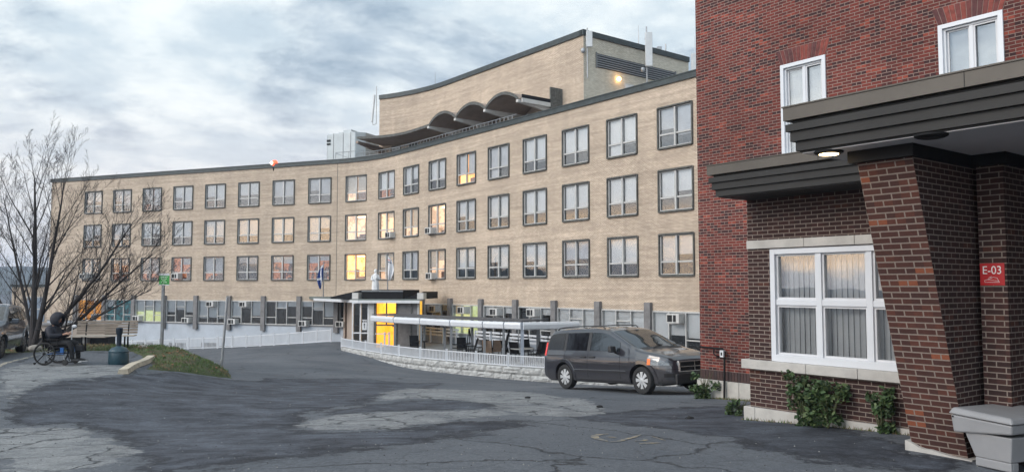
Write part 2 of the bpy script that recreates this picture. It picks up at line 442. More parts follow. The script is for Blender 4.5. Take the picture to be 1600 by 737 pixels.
_A = np.block([[_Kk, _Pm], [_Pm.T, np.zeros((3,3))]]); _w = np.linalg.solve(_A, np.r_[ctrl[:,2], 0, 0, 0])
def H(x, y):
    x = np.asarray(x, float); y = np.asarray(y, float)
    r = np.hypot(x[...,None]-ctrl[:,0], y[...,None]-ctrl[:,1])/10
    z = _U(r) @ _w[:_n] + _w[_n] + _w[_n+1]*x/10 + _w[_n+2]*y/10
    R0 = np.hypot(x, y-30); f = np.clip((R0-60)/50, 0, 1); f = f*f*(3-2*f)
    z = np.clip(z, -8, -1.2)
    return z*(1-f) + (-6.5)*f
def h1(x, y): return float(H(x, y))
def ground_hit(px, py):
    r = PR(px, py); r = r/r.y
    lo = 4.0
    for i in range(800):
        y = 4.0*1.005**i
        if r.z*y < h1(r.x*y, y): return Vector((r.x*y, y, r.z*y))
    return r*60
def G(x, y, dz=0.0): return Vector((x, y, h1(x, y)+dz))

def spaced(lo, hi, step, outs):
    a = list(np.arange(lo, hi, step)) + [hi]
    return np.array(sorted([-v for v in outs if v > abs(lo)] + a + [v for v in outs if v > hi]))
outs = [30,34,38,44,50,56,64,72,80,90,105,130,170,230,320,500,900,1800]
gx = spaced(-17, 10, 0.13, [11,12,13.5,15,18,21,25] + outs)
gx = np.array(sorted(set(list(np.arange(-17, 10, 0.13)) + [10,11,12.5,14,17,20,25]+outs + [-18,-19,-20,-22,-24,-27]+[-v for v in outs])))
gy = np.array(sorted(set(list(np.arange(4, 31, 0.15)) + list(np.arange(31.3, 50, 0.6)) + list(np.arange(50, 86, 1.5)) + [3,2,0,-2,-5,-9,-14,-20]+[-v for v in outs]+[v for v in outs if v > 86])))
XX, YY = np.meshgrid(gx, gy); ZZ = np.zeros_like(XX)
for i in range(0, len(gy), 20): ZZ[i:i+20] = H(XX[i:i+20], YY[i:i+20])
nx, ny = len(gx), len(gy)
idx = np.arange(nx*ny).reshape(ny, nx)
quads = np.stack([idx[:-1,:-1], idx[:-1,1:], idx[1:,1:], idx[1:,:-1]], -1).reshape(-1, 4)
gme = bpy.data.meshes.new('ground'); gme.from_pydata(np.stack([XX, YY, ZZ], -1).reshape(-1, 3).tolist(), [], quads.tolist())
gme.polygons.foreach_set('use_smooth', [True]*len(gme.polygons))
# wear and repair shapes of the asphalt, measured in the photo and laid down in plan
def plan(poly): return [(ground_hit(a, b).x, ground_hit(a, b).y) for a, b in poly]
dark_polys = [
 [(0,624),(95,595),(215,583),(300,585),(430,592),(560,590),(640,598),(690,598),(672,606),(628,612),(590,622),(555,634),(500,640),(478,655),(465,668),(520,675),(610,672),(700,662),(800,655),(840,664),(790,672),(700,683),(600,696),(500,708),(400,722),(300,737),(140,760),(200,730),(190,705),(175,680),(120,662),(60,664),(0,664)],
 [(480,650),(560,634),(640,626),(700,622),(760,628),(820,637),(760,640),(690,640),(600,643),(520,650)],
 [(1000,640),(1180,632),(1410,690),(1500,737),(1300,720),(1150,690),(1030,668),(900,655),(880,648)],
]
light_polys = [
 [(0,668),(60,668),(118,667),(172,686),(196,700),(190,728),(120,737),(0,745)],
 [(480,657),(520,646),(600,644),(700,641),(780,641),(815,646),(740,652),(660,662),(600,670),(520,673),(470,670)],
 [(600,612),(640,606),(700,608),(820,612),(900,622),(960,640),(900,650),(820,650),(760,630),(700,624),(640,622),(590,626)],
 [(0,575),(60,566),(225,575),(205,584),(95,592),(0,620)],
 [(0,620),(30,617),(34,624),(0,628)],
]
def sdist(poly, X, Y):
    n = len(poly); d = np.full(X.shape, 1e9); inside = np.zeros(X.shape, bool)
    for i in range(n):
        x0, y0 = poly[i]; x1, y1 = poly[(i+1)%n]; ex, ey = x1-x0, y1-y0
        t = np.clip(((X-x0)*ex+(Y-y0)*ey)/(ex*ex+ey*ey+1e-12), 0, 1)
        d = np.minimum(d, np.hypot(X-x0-t*ex, Y-y0-t*ey))
        c = ((y0 > Y) != (y1 > Y)) & (X < (x1-x0)*(Y-y0)/(y1-y0+1e-12)+x0); inside ^= c
    return np.where(inside, d, -d)
def attr(name, polys):
    v = np.full(XX.shape, -3.0)
    for p in polys: v = np.maximum(v, sdist(plan(p), XX, YY))
    a = gme.attributes.new(name, 'FLOAT', 'POINT'); a.data.foreach_set('value', np.clip(v, -3, 3).reshape(-1).astype(np.float32))
attr('dark', dark_polys); attr('light', light_polys)

s = NT('asphalt')
g = s.geo()
def at(n):
    a = s.n('ShaderNodeAttribute'); a.attribute_name = n; return a.outputs['Fac']
wob = s.math('MULTIPLY', s.math('SUBTRACT', s.noise(0.9, 9, 0.72, g), 0.5), 2.6)
fine = s.math('MULTIPLY', s.math('SUBTRACT', s.noise(9, 6, 0.75, g), 0.5), 0.8)
edge = s.math('ADD', wob, fine)
fd = s.ramp(s.math('ADD', s.math('ADD', at('dark'), edge), 0.5), [(0.46, 0.0), (0.56, 1.0)])
fl = s.ramp(s.math('ADD', s.math('ADD', at('light'), s.math('MULTIPLY', edge, 0.7)), 0.5), [(0.47, 0.0), (0.56, 1.0)])
big = s.noise(0.28, 5, 0.6, g)
base = s.mix(s.ramp(big, [(0.3, 0.0), (0.7, 1.0)]), (0.060, 0.068, 0.081), (0.112, 0.120, 0.133))
str1 = s.noise(1.3, 10, 0.74, s.mapping(g, (0.85, 1.0, 1.0)), 0.3)
darkc = s.mix(s.ramp(str1, [(0.38, 0.0), (0.62, 1.0)]), (0.012, 0.014, 0.021), (0.074, 0.084, 0.104))
base = s.mix(fd, base, darkc)
# darker lip along the edges of the repair
lip = s.math('SUBTRACT', 1.0, s.math('MULTIPLY', s.math('ABSOLUTE', s.math('ADD', at('dark'), s.math('SUBTRACT', edge, 0.1))), 5.0), True)
base = s.mix(s.math('MULTIPLY', s.math('MAXIMUM', lip, 0.0), 0.8), base, (0.014, 0.015, 0.020))
lightc = s.mix(s.ramp(s.noise(2.2, 6, 0.65, g), [(0.3, 0.0), (0.7, 1.0)]), (0.15, 0.157, 0.162), (0.25, 0.255, 0.255))
base = s.mix(s.math('MULTIPLY', s.math('MULTIPLY', fl, 0.85), s.ramp(s.noise(1.5, 7, .75, g), [(.36, .25), (.50, 1.0)])), base, lightc)
# cracks
gw = s.n('ShaderNodeVectorMath', operation='ADD'); s.l(g, gw.inputs[0])
nv = s.n('ShaderNodeTexNoise'); nv.inputs['Scale'].default_value = 1.7; nv.inputs['Detail'].default_value = 5; s.l(g, nv.inputs['Vector'])
sc2 = s.n('ShaderNodeVectorMath', operation='SCALE'); s.l(nv.outputs['Color'], sc2.inputs[0]); sc2.inputs['Scale'].default_value = 0.9
s.l(sc2.outputs[0], gw.inputs[1])
def crack(scale, wd, m0, m1, ms):
    v = s.n('ShaderNodeTexVoronoi'); v.feature = 'DISTANCE_TO_EDGE'; v.voronoi_dimensions = '2D'; v.inputs['Scale'].default_value = scale; s.l(gw.outputs[0], v.inputs['Vector'])
    c = s.ramp(v.outputs['Distance'], [(0.0, 1.0), (wd, 0.0)])
    return s.math('MULTIPLY', c, s.ramp(s.noise(ms, 3, 0.5, g), [(m0, 0.0), (m1, 1.0)]))
ck = s.math('MAXIMUM', crack(0.36, 0.017, 0.36, 0.46, 0.22), s.math('MULTIPLY', crack(1.0, 0.04, 0.40, 0.47, 0.5), s.math('MAXIMUM', fl, 0.25)))
ck = s.math('MULTIPLY', ck, s.math('SUBTRACT', 1.0, s.math('MULTIPLY', fd, 0.75)))
base = s.mix(s.math('MULTIPLY', ck, 0.95), base, (0.02, 0.021, 0.024))
agg = s.math('ADD', s.math('MULTIPLY', s.noise(48, 3, 0.85, g), .5), s.math('MULTIPLY', s.noise(17, 4, 0.85, g), .5))
base = s.mix(1.0, base, s.ramp(agg, [(0.34, 0.42), (0.5, 1.0), (0.66, 1.6)]), 'MULTIPLY')
spk = s.ramp(s.noise(34, 2, 0.6, g), [(0.69, 0.0), (0.73, 1.0)])
base = s.mix(s.math('MULTIPLY', spk, 0.35), base, (0.35, 0.35, 0.35))
s.l(base, s.b.inputs['Base Color'])
s.b.inputs['Roughness'].default_value = 0.82; s.b.inputs['Specular IOR Level'].default_value = 0.35
hh = s.math('SUBTRACT', s.math('ADD', s.math('MULTIPLY', agg, 0.35), s.math('MULTIPLY', s.noise(4, 6, 0.7, g), 0.6)), s.math('ADD', ck, s.math('MULTIPLY', s.math('MAXIMUM', lip, 0.0), 0.4)))
s.bump(hh, 0.8, 0.02)
gme.materials.append(s.m)
ground = bpy.data.objects.new('ground', gme); C.objects.link(ground); ground['kind'] = 'structure'

# ================================================================ LONG CURVED BUILDING
hosp = empty('hospital_building', fp(0, 0, -4.6))
tag(hosp, 'long curved four storey building of tan brick with rows of square windows', 'building')
def child(o, par=hosp):
    o.parent = par; o.matrix_parent_inverse = Matrix.Translation(-par.location) if par.parent is None else Matrix.Identity(4)
    return o
class CMB(MB):
    def build(s, name, mats, parent=None, **k):
        o = MB.build(s, name, mats, None, **k)
        if parent is not None:
            root = parent
            while root.parent: root = root.parent
            o.parent = parent
            if parent is root: o.matrix_parent_inverse = Matrix.Translation(-root.location) if root.rotation_euler[2] == 0 else root.matrix_basis.inverted()
        return o
S0, S1 = -9.05, 11.6
ZR, ZB, ZGS, ZG = 10.62, -1.28, -3.38, -9.0    # roof, foot of the brick, ground floor sill, below ground
ROWS = [(7.25, 9.42), (3.90, 6.07), (0.56, 2.70)]
wins = [i + 0.5 for i in range(-8, 11)]
HW = FW / 2 / FB
# --- upper brick wall with real openings
sb = set([S0, S1])
for c in wins: sb |= {c-HW, c+HW}
for q in np.arange(-1.0, 3.0, 0.25):
    if all(abs(q-x) > 0.06 for x in sb): sb.add(round(float(q), 3))
sb = sorted(sb); zb_ = sorted({ZB, ZR} | {z for r in ROWS for z in r})
m = CMB()
for a, b in zip(sb[:-1], sb[1:]):
    mid = (a+b)/2; inwin = any(c-HW < mid < c+HW for c in wins)
    for z0, z1 in zip(zb_[:-1], zb_[1:]):
        if inwin and any(abs(z0-r[0]) < 1e-6 for r in ROWS): continue
        m.quad(fp(a,0,z0), fp(b,0,z0), fp(b,0,z1), fp(a,0,z1), 0, [(a*FB,z0),(b*FB,z0),(b*FB,z1),(a*FB,z1)])
DEP = 15.0
# brick left of the first pilaster down to the foot wall
m.quad(fp(S0,0,ZGS), fp(-8.06,0,ZGS), fp(-8.06,0,ZB), fp(S0,0,ZB), 0, [(S0*FB,ZGS),(-8.06*FB,ZGS),(-8.06*FB,ZB),(S0*FB,ZB)])
# end walls and back wall
for a, sgn in ((S0, 1), (S1, -1)):
    p, q = fp(a,0,0), fp(a,DEP,0)
    m.quad(Vector((p.x,p.y,ZG)), Vector((q.x,q.y,ZG)), Vector((q.x,q.y,ZR)), Vector((p.x,p.y,ZR)), 0, [(0,ZG),(DEP,ZG),(DEP,ZR),(0,ZR)])
bs = list(np.linspace(S0, S1, 12))
for a, b in zip(bs[:-1], bs[1:]):
    m.quad(fp(b,DEP,ZG), fp(a,DEP,ZG), fp(a,DEP,ZR), fp(b,DEP,ZR), 0, [(b*FB,ZG),(a*FB,ZG),(a*FB,ZR),(b*FB,ZR)])
m.build('brick_wall', M_tan, hosp)
# vertical movement joint in the brick
m = CMB(); m.box((-0.02,-0.012,ZB),(0.02,0.01,ZR),0,fM(-0.03)); m.build('movement_joint', M_surround, hosp)
# roof deck
m = CMB(); fs_ = np.linspace(S0, S1, 40)
for a, b in zip(fs_[:-1], fs_[1:]): m.quad(fp(a,0,ZR-0.05), fp(b,0,ZR-0.05), fp(b,DEP,ZR-0.05), fp(a,DEP,ZR-0.05))
m.build('roof', simple('roof_gravel', (0.2,0.19,0.18), 0.95), hosp)
# coping
m = CMB(); fs_ = np.linspace(S0-0.03, S1, 80)
for a, b in zip(fs_[:-1], fs_[1:]):
    o0, o1, z0, z1 = -0.10, 0.35, ZR, ZR+0.30
    m.hexa([fp(a,o0,z0),fp(b,o0,z0),fp(b,o1,z0),fp(a,o1,z0)],[fp(a,o0,z1),fp(b,o0,z1),fp(b,o1,z1),fp(a,o1,z1)])
    m.hexa([fp(a,o0-0.04,z1),fp(b,o0-0.04,z1),fp(b,o1,z1),fp(a,o1,z1)],[fp(a,o0-0.04,z1+0.06),fp(b,o0-0.04,z1+0.06),fp(b,o1,z1+0.06),fp(a,o1,z1+0.06)])
m.build('coping', M_coping, hosp)
# foot wall, pale paint
m = CMB()
GB = list(range(-8, 12))
def bay_open(i): return i != 1
for i in range(-8, 11):
    for a, b in ((i, i+0.25), (i+0.25, i+0.5), (i+0.5, i+0.75), (i+0.75, i+1)):
        zt = ZGS if bay_open(i) else ZB
        m.quad(fp(a,0.02,ZG), fp(b,0.02,ZG), fp(b,0.02,zt), fp(a,0.02,zt))
m.quad(fp(S0,0.02,ZG), fp(-8,0.02,ZG), fp(-8,0.02,ZGS), fp(S0,0.02,ZGS))
m.build('foot_wall', M_paintwall, hosp)
m = CMB()
for a, b in zip(np.arange(S0, 0.2, 0.5), np.arange(S0+0.5, 0.7, 0.5)):
    m.hexa([fp(a,-0.05,ZGS-0.09),fp(b,-0.05,ZGS-0.09),fp(b,0.1,ZGS-0.09),fp(a,0.1,ZGS-0.09)],[fp(a,-0.05,ZGS-0.02),fp(b,-0.05,ZGS-0.02),fp(b,0.1,ZGS-0.02),fp(a,0.1,ZGS-0.02)])
m.build('sill_band', M_pil, hosp)
for i in range(-8, 12):
    m = CMB(); m.box((-0.22,-0.22,-3.95),(0.22,0.25,ZB+0.42),0,fM(i)); m.box((-0.224,-0.225,-2.62),(0.224,0.2,-2.60),1,fM(i))
    m.build('pilaster', [M_pil, M_surround], hosp, bevel=0.015)

def room(parent, M, w, z0, z1, mat, d=1.6):
    m = CMB(); h = w/2-0.01
    a = [(-h,0.22,z0),(h,0.22,z0),(h,0.22,z1),(-h,0.22,z1)]; b = [(x,d,z) for x,_,z in a]
    p = [M @ Vector(q) for q in a+b]
    m.add(p, [(0,1,5,4),(1,2,6,5),(2,3,7,6),(3,0,4,7),(5,6,7,4)])
    return m.build('room', mat, parent)
Dk0 = M_roomdark
def std_window(c, z0, z1, bl, br, rm, par=hosp, blm=None):
    M = fM(c); w = FW; h = w/2
    m = CMB()   # surround + sash
    t = 0.06
    for x0, x1, a, b in ((-h-0.01, -h+t, z0-0.03, z1+0.03), (h-t, h+0.01, z0-0.03, z1+0.03)): m.box((x0,-0.09,a),(x1,0.24,b),0,M)
    m.box((-h+t,-0.12,z1-0.03),(h-t,0.24,z1+0.05),0,M); m.box((-h+t,-0.12,z0-0.05),(h-t,0.24,z0+0.03),0,M)
    zt = z0 + (z1-z0)*0.335
    fr = m.build('window', [M_surround, M_sash], par)
    m = CMB(); y0, y1 = 0.0, 0.10
    m.box((-h+t,y0,z0+0.05),(-h+t+0.06,y1,z1-0.05),0,M); m.box((h-t-0.06,y0,z0+0.05),(h-t,y1,z1-0.05),0,M)
    m.box((-0.055,y0-0.04,z0+0.05),(0.055,y1,z1-0.05),0,M)
    for sx in (-1, 1):
        a, b = (-h+t+0.06, -0.055) if sx < 0 else (0.055, h-t-0.06)
        m.box((a,y0,zt-0.045),(b,y1,zt+0.045),0,M); m.box((a,y0,z1-0.09),(b,y1,z1-0.05),0,M); m.box((a,y0,z0+0.05),(b,y1,z0+0.09),0,M)
    m.build('sash', M_sash, fr)
    m = CMB(); m.quad(M@Vector((-h+t,0.06,z0+0.05)),M@Vector((h-t,0.06,z0+0.05)),M@Vector((h-t,0.06,z1-0.05)),M@Vector((-h+t,0.06,z1-0.05)))
    m.build('pane', M_glass, fr)
    room(fr, M, w, z0, z1, rm)
    m = CMB(); any_ = False
    for f, (a, b) in ((bl, (-h+t+0.02, -0.03)), (br, (0.03, h-t-0.02))):
        if f > 0:
            zb2 = z1-0.05-(z1-z0-0.1)*f; any_ = True
            m.box((a,0.16,zb2),(b,0.17,z1-0.05),0,M); m.box((a,0.155,zb2-0.02),(b,0.175,zb2+0.01),0,M)
    if any_: m.build('blind', blm or M_blind, fr)
    if rm not in (Dk0,):
        q = random.Random(int(c*10)+int(z0*7)); m = CMB()
        x = -h+.2
        while x < h-.5:
            w_ = q.uniform(.25,.6); hh2 = q.uniform(.25,.95); m.box((x,1.0,z0+.02),(x+w_,1.25,z0+hh2),0,M); x += w_+q.uniform(.1,.5)
        m.box((-.5,.7,z1-.16),(.5,.95,z1-.10),1,M); m.build('room_contents', [simple('room_furniture',(.10,.05,.03),.8), simple('strip_lamp',(1,1,1),.5,var=0,emit=(1,.85,.62),estr=2.5)], fr)
    return fr
Dk, Or, Ye, Be = M_roomdark, M_roomorange, M_roomyellow, M_roombeige
rw = random.Random(3)
spec3 = {-7.5:(.75,.75,Dk), -6.5:(.2,.3,Or), -5.5:(.62,.62,Or), -4.5:(0,.3,Or), -3.5:(.7,.72,Or), -2.5:(.25,.3,Dk), -1.5:(.25,.3,Or), -0.5:(.3,.2,Or),
         .5:(0,0,Ye), 1.5:(.62,.5,Be), 2.5:(.64,.64,Dk), 3.5:(.6,.35,Be)}
spec2 = {.5:(0,0,Be), 1.5:(0,.2,Be), 2.5:(.66,.66,Be), 3.5:(0,0,Be), 9.5:(.66,.52,Dk)}
spec1 = {-5.5:(.7,.75,Or), .5:(.66,.6,Be), 1.5:(.66,.66,Or), 4.5:(.68,.7,Ye)}
for ri, (z0, z1) in enumerate(ROWS):
    for c in wins:
        d = (spec1, spec2, spec3)[ri].get(c)
        if d is None:
            v = rw.choice([.66, .66, .68, .7]); d = (v + rw.choice([0, 0, 0, .33, -.18]), v + rw.choice([0, 0, .03, -.04, -.2]), Dk)
        fr = std_window(c, z0, z1, d[0], d[1], d[2], blm=M_blind2 if d[2] is Be else rw.choice([M_blind, M_blind, M_blindg]))
# --- ground floor windows: three lights to a bay
def gwin(i, mats, blinds):
    c = i+0.5; M = fM(c); w = FB-0.44; h = w/2; z0, z1 = ZGS, ZB
    m = CMB(); t = 0.06
    m.box((-h,-0.04,z1-0.08),(h,0.16,z1),0,M); m.box((-h,-0.07,z0),(h,0.16,z0+0.07),0,M)
    for x in (-h, -h/3-t/2, h/3-t/2, h-t): m.box((x,-0.05,z0+0.07),(x+t,0.15,z1-0.08),0,M)
    x3 = [(-h+t,-h/3-t/2),(-h/3+t/2,h/3-t/2),(h/3+t/2,h-t)]
    for kx, (a, b) in enumerate(x3):
        zz = z0+0.62 if kx != 1 else z1-0.66
        m.box((a,-0.03,zz),(b,0.12,zz+0.06),0,M)
    fr = m.build('window', M_sash, hosp)
    for a, b in ((-h,-h),(h,h)): pass
    m = CMB(); m.quad(M@Vector((-h,0.03,z0)),M@Vector((h,0.03,z0)),M@Vector((h,0.03,z1)),M@Vector((-h,0.03,z1))); m.build('pane', M_glass, fr)
    room(fr, M, w, z0, z1, mats, 2.6)
    m = CMB(); ok = False
    for f, (a, b) in zip(blinds, x3):
        if f > 0: m.box((a,0.13,z1-0.08-(z1-z0)*f),(b,0.14,z1-0.08),0,M); ok = True
    if ok: m.build('blind', M_blind, fr)
M_teal = litroom('teal_lit_room', (0.01,0.02,0.03), (0.02,0.22,0.25), 0.35, 0.9)
M_green = litroom('pale_green_lit_room', (0.50,0.52,0.30), (0.55,0.60,0.42), 0.55, 0.9)
gs = {-8:(M_curtaingold,(0,0,0)), -7:(M_teal,(.3,0,0)), -6:(M_green,(.5,.45,.5)), -5:(M_roomdark,(.5,.4,.5)), -4:(M_roomdark,(.75,.72,.75)), -3:(M_roomdark,(.7,.3,.6)),
      -2:(M_roomdark,(0,.3,.2)), -1:(M_roomdark,(.2,.35,.6)), 4:(M_green,(.3,0,0)), 9:(M_roomdark,(.95,.55,.6)), 10:(M_roomdark,(.9,.6,.5)), 8:(M_roomdark,(.9,.9,.95)), 7:(M_roomdark,(.9,.95,.9))}
for i in range(-8, 11):
    if not bay_open(i): continue
    g_ = gs.get(i, (M_roomdark, (.3*(i%2), .5, .2)))
    gwin(i, *g_)
# basement windows
for px, py in ((226,540),(277,541),(327,541)):
    c = s_of(px, py); M = fM(c); zc_ = P(px, py, fp(c).y).z
    m = CMB(); m.box((-1.0,-0.03,zc_-0.35),(1.0,0.01,zc_+0.35),0,M)
    for x in (-1.0,-0.03,0.94): m.box((x,-0.05,zc_-0.35),(x+0.06,-0.031,zc_+0.35),1,M)
    m.build('basement_window', [M_dark, M_sash], hosp)
# wall behind the porch: brick returns
m = CMB()
# --- penthouse set back on the roof
SB = 5.0; PZ = 17.25; pa, pb = 0.18, 6.28
m = CMB(); ps = list(np.linspace(pa, pb, 30))
for a, b in zip(ps[:-1], ps[1:]):
    m.quad(fp(a,SB,ZR-.3), fp(b,SB,ZR-.3), fp(b,SB,PZ), fp(a,SB,PZ), 0, [(a*FB,ZR),(b*FB,ZR),(b*FB,PZ),(a*FB,PZ)])
    m.quad(fp(a,SB,PZ), fp(b,SB,PZ), fp(b,SB+11,PZ), fp(a,SB+11,PZ), 0)
    m.quad(fp(b,SB+11,ZR-.3), fp(a,SB+11,ZR-.3), fp(a,SB+11,PZ), fp(b,SB+11,PZ), 0, [(b*FB,ZR),(a*FB,ZR),(a*FB,PZ),(b*FB,PZ)])
m.quad(fp(pa,SB+11,ZR-.3), fp(pa,SB,ZR-.3), fp(pa,SB,PZ), fp(pa,SB+11,PZ), 0, [(0,ZR),(11,ZR),(11,PZ),(0,PZ)])
pw = m.build('penthouse_wall', M_pent, hosp)
m = CMB(); m.quad(fp(pb,SB,ZR-.3), fp(pb,SB+11,ZR-.3), fp(pb,SB+11,PZ), fp(pb,SB,PZ), 0, [(0,ZR),(11,ZR),(11,PZ),(0,PZ)])
m.build('penthouse_side_wall', M_sidebrick, hosp)
m = CMB()
ring = [(a, SB) for a in ps]
for (a, b) in zip(ps[:-1], ps[1:]):
    m.hexa([fp(a,SB-.12,PZ-.02),fp(b,SB-.12,PZ-.02),fp(b,SB+.3,PZ-.02),fp(a,SB+.3,PZ-.02)],[fp(a,SB-.12,PZ+.36),fp(b,SB-.12,PZ+.36),fp(b,SB+.3,PZ+.36),fp(a,SB+.3,PZ+.36)])
MS = fM(pb, SB)   # x along wall, y inward
m.box((-0.3,-0.12,PZ-.015),(0.12,11.0,PZ+.365),0,MS)
m.build('penthouse_coping', M_coping, hosp)
# louvre on the side wall
m = CMB(); m.box((0.0,1.2,PZ-2.05),(0.03,9.4,PZ-1.05),0,MS)
for q in range(6): m.box((0.02,1.2,PZ-2.0+q*0.16),(0.10,9.4,PZ-1.93+q*0.16),1,MS)
for a in (1.15, 9.4): m.box((0.0,a,PZ-2.1),(0.12,a+0.05,PZ-1.0),1,MS)
m.build('louvre', [simple('louvre_recess',(.03,.03,.032),.8), M_greymetal], hosp)
m = CMB(); m.box((0.0,3.9,ZR+1.6),(0.04,4.9,ZR+3.9),0,MS); m.box((0.03,4.0,ZR+1.65),(0.07,4.8,ZR+3.8),1,MS); m.build('roof_door', [M_sash, M_equip], hosp)
m = CMB(); m.box((0.0,5.4,ZR+2.9),(0.05,6.6,ZR+3.7),0,MS); m.build('roof_window', [M_equip], hosp)
# terrace doors under the canopy
for a in (0.55, 0.95, 1.35, 2.8, 3.8, 4.7):
    m = CMB(); Mx = fM(a, SB); m.box((-0.55,-0.04,ZR),(0.55,0.02,ZR+2.1),0,Mx); m.box((-0.47,-0.06,ZR+.08),(0.47,-0.03,ZR+2.0),1,Mx)
    m.build('terrace_door', [M_surround, M_equip if a == 0.55 else M_dark], hosp)
# canopy with vaults
ZC = 12.65
def canz(s_):
    if s_ < 2.6:
        f = (2.6-s_)/2.35; return ZC + 0.05 + 0.22*(f**1.6) - 0.10*math.sin(PI*min(1, f))
    j = (s_-2.6)/1.0; fr_ = j-math.floor(j)
    return ZC + 0.74*math.sin(PI*max(0.0, min(1.0, fr_)))**0.75
cs = list(np.linspace(0.22, 2.6, 16)) + list(np.linspace(2.6, 5.6, 61))[1:]
m = CMB()
def coff(s_): return 1.35 if s_ > 1.0 else 1.35
for a, b in zip(cs[:-1], cs[1:]):
    za, zb2 = canz(a), canz(b-1e-4 if abs((b-2.6)-round(b-2.6)) < 1e-6 else b)
    th = 0.16
    oa, ob = coff(a), coff(b)
    m.hexa([fp(a,oa,za),fp(b,ob,zb2),fp(b,SB,zb2),fp(a,SB,za)],[fp(a,oa,za+th),fp(b,ob,zb2+th),fp(b,SB,zb2+th),fp(a,SB,za+th)])
can = m.build('terrace_canopy', M_concrete, hosp)
m = CMB()
for a, b in zip(cs[:-1], cs[1:]):
    za, zb2 = canz(a), canz(b-1e-4 if abs((b-2.6)-round(b-2.6)) < 1e-6 else b)
    m.hexa([fp(a,coff(a)-.05,za-.02),fp(b,coff(b)-.05,zb2-.02),fp(b,coff(b)+.004,zb2-.02),fp(a,coff(a)+.004,za-.02)],[fp(a,coff(a)-.05,za+.20),fp(b,coff(b)-.05,zb2+.20),fp(b,coff(b)+.004,zb2+.2),fp(a,coff(a)+.004,za+.2)])
m.build('canopy_edge', M_surround, can)
for a in (0.24, 2.6, 3.6, 4.6, 5.6):
    m = CMB(); Mx = fM(a)
    y0 = 1.25
    m.hexa([Mx@Vector((-.12,y0,ZC-.12)),Mx@Vector((.12,y0,ZC-.12)),Mx@Vector((.12,SB,ZC-.55)),Mx@Vector((-.12,SB,ZC-.55))],[Mx@Vector((-.12,y0,ZC+.06)),Mx@Vector((.12,y0,ZC+.06)),Mx@Vector((.12,SB,ZC+.06)),Mx@Vector((-.12,SB,ZC+.06))])
    m.build('canopy_rib', M_concl if a > 2 else M_concrete, can)
m = CMB(); Mx = fM(5.68); m.box((0,3.9,ZC-.3),(0.12,SB,ZC+1.25),0,Mx); m.box((0,1.4,ZC+.12),(0.1,3.9,ZC+.38),1,Mx); m.box((0,1.4,ZC-.16),(0.1,3.9,ZC+.118),2,Mx); m.build('canopy_end', [M_surround, M_black, M_concl], can)
# terrace railing
m = CMB()
for a, b in zip(np.arange(0.3, 5.6, 0.12), np.arange(0.42, 5.75, 0.12)):
    for z in (ZR+.62, ZR+.95): m.tube([fp(a,.9,z), fp(b,.9,z)], 0.03, 5)
    m.tube([fp(a,.9,ZR), fp(a,.9,ZR+.95)], 0.022, 4)
tag(m.build('terrace_railing', M_galv), 'thin metal railing along the roof edge below the vaulted terrace canopy', 'railing')
m = MB(); a = s_of(545, 246, 1.0)
pr = [fp(a-.35,1,ZR+1.3),fp(a+.35,1,ZR+1.3)]
for q in (-.35, 0, .38): m.tube([fp(a+q,1,ZR),fp(a+q,1,ZR+1.15)],0.03,5)
m.tube([fp(a-.35,1,ZR+1.15),fp(a+.38,1,ZR+1.15)],0.03,5); m.tube([fp(a-.35,1,ZR+1.1),fp(a,1,ZR+.6)],0.03,5)
tag(m.build('roof_ladder_rail', M_galv), 'short tubular rail at the roof edge in front of the grey roof tank', 'railing')

# wall lamp on the side wall (lit)
lamp = MB(); lp = MS @ Vector((0.12, 3.3, ZR+4.05))
lamp.ellipsoid((0,0,0), (0.16,0.16,0.16)); lo = lamp.build('wall_lamp', simple('lit_wall_lamp', (1,.7,.35), 0.4, var=0, emit=(1,.55,.18), estr=9), None, smooth=True); lo.location = lp
tag(lo, 'small lit orange wall lamp beside the door on the pale penthouse wall', 'wall lamp')
ld = bpy.data.lights.new('lamp_light', 'POINT'); ld.energy = 9; ld.color = (1, .55, .2); ld.shadow_soft_size = 0.1
ll = bpy.data.objects.new('lamp_light', ld); C.objects.link(ll); ll.parent = lo; ll.location = (0.45*math.cos(fh(pb)), -0.45*math.sin(fh(pb)), 0)

# --- roof equipment
def roofthing(name, px, py, D): return P(px, py, D)
def antenna(name, label, base, h, parts, cat='antenna', group=None):
    r_ = empty(name, base); tag(r_, label, cat, group)
    for nm, mm, mt in parts: mm.build(nm, mt, r_)
    return r_
# panel antenna on the corner of the penthouse
def panel_ant(px, ptop, pbot, mtop, mbot, D, w, label, tilt=0):
    b = P(px, mbot, D); zt = P(px, mtop, D).z - b.z; z1 = P(px, pbot, D).z - b.z; z2 = P(px, ptop, D).z - b.z
    m1_ = CMB(); m1_.tube([(0,0,0),(0,0,zt)], 0.05, 8)
    m2_ = MB(); m2_.box((-w/2+.12,-0.28,z1),(w/2+.12,-0.08,z2))
    m3_ = MB(); m3_.box((-0.12,-0.1,z1+.2),(0.1,0.08,z1+.45)); m3_.box((-0.12,-0.1,z2-.5),(0.1,0.08,z2-.3)); m3_.ellipsoid((-.3,-.05,z1-.2),(.16,.12,.2))
    r_ = empty('panel_antenna', b); tag(r_, label, 'antenna')
    a_ = m2_.build('antenna_panel', M_equip, r_, bevel=0.03); MB.build(m1_, 'mast', M_galv, r_, smooth=True); m3_.build('bracket', M_galv, r_)
panel_ant(918, 50, 75, 44, 122, 54.0, 0.42, 'pale panel antenna on a mast at the near corner of the rooftop penthouse')
panel_ant(1011, 52, 105, 42, 132, 56.5, 0.5, 'tall pale panel antenna in front of the penthouse side wall, largest on the roof')
b = P(998, 92, 60); m = MB(); m.tube([(0,0,0),(0,0,P(998,40,60).z-b.z)], [0.05,0.015], 6); o = m.build('whip_antenna', M_galv); o.location = b
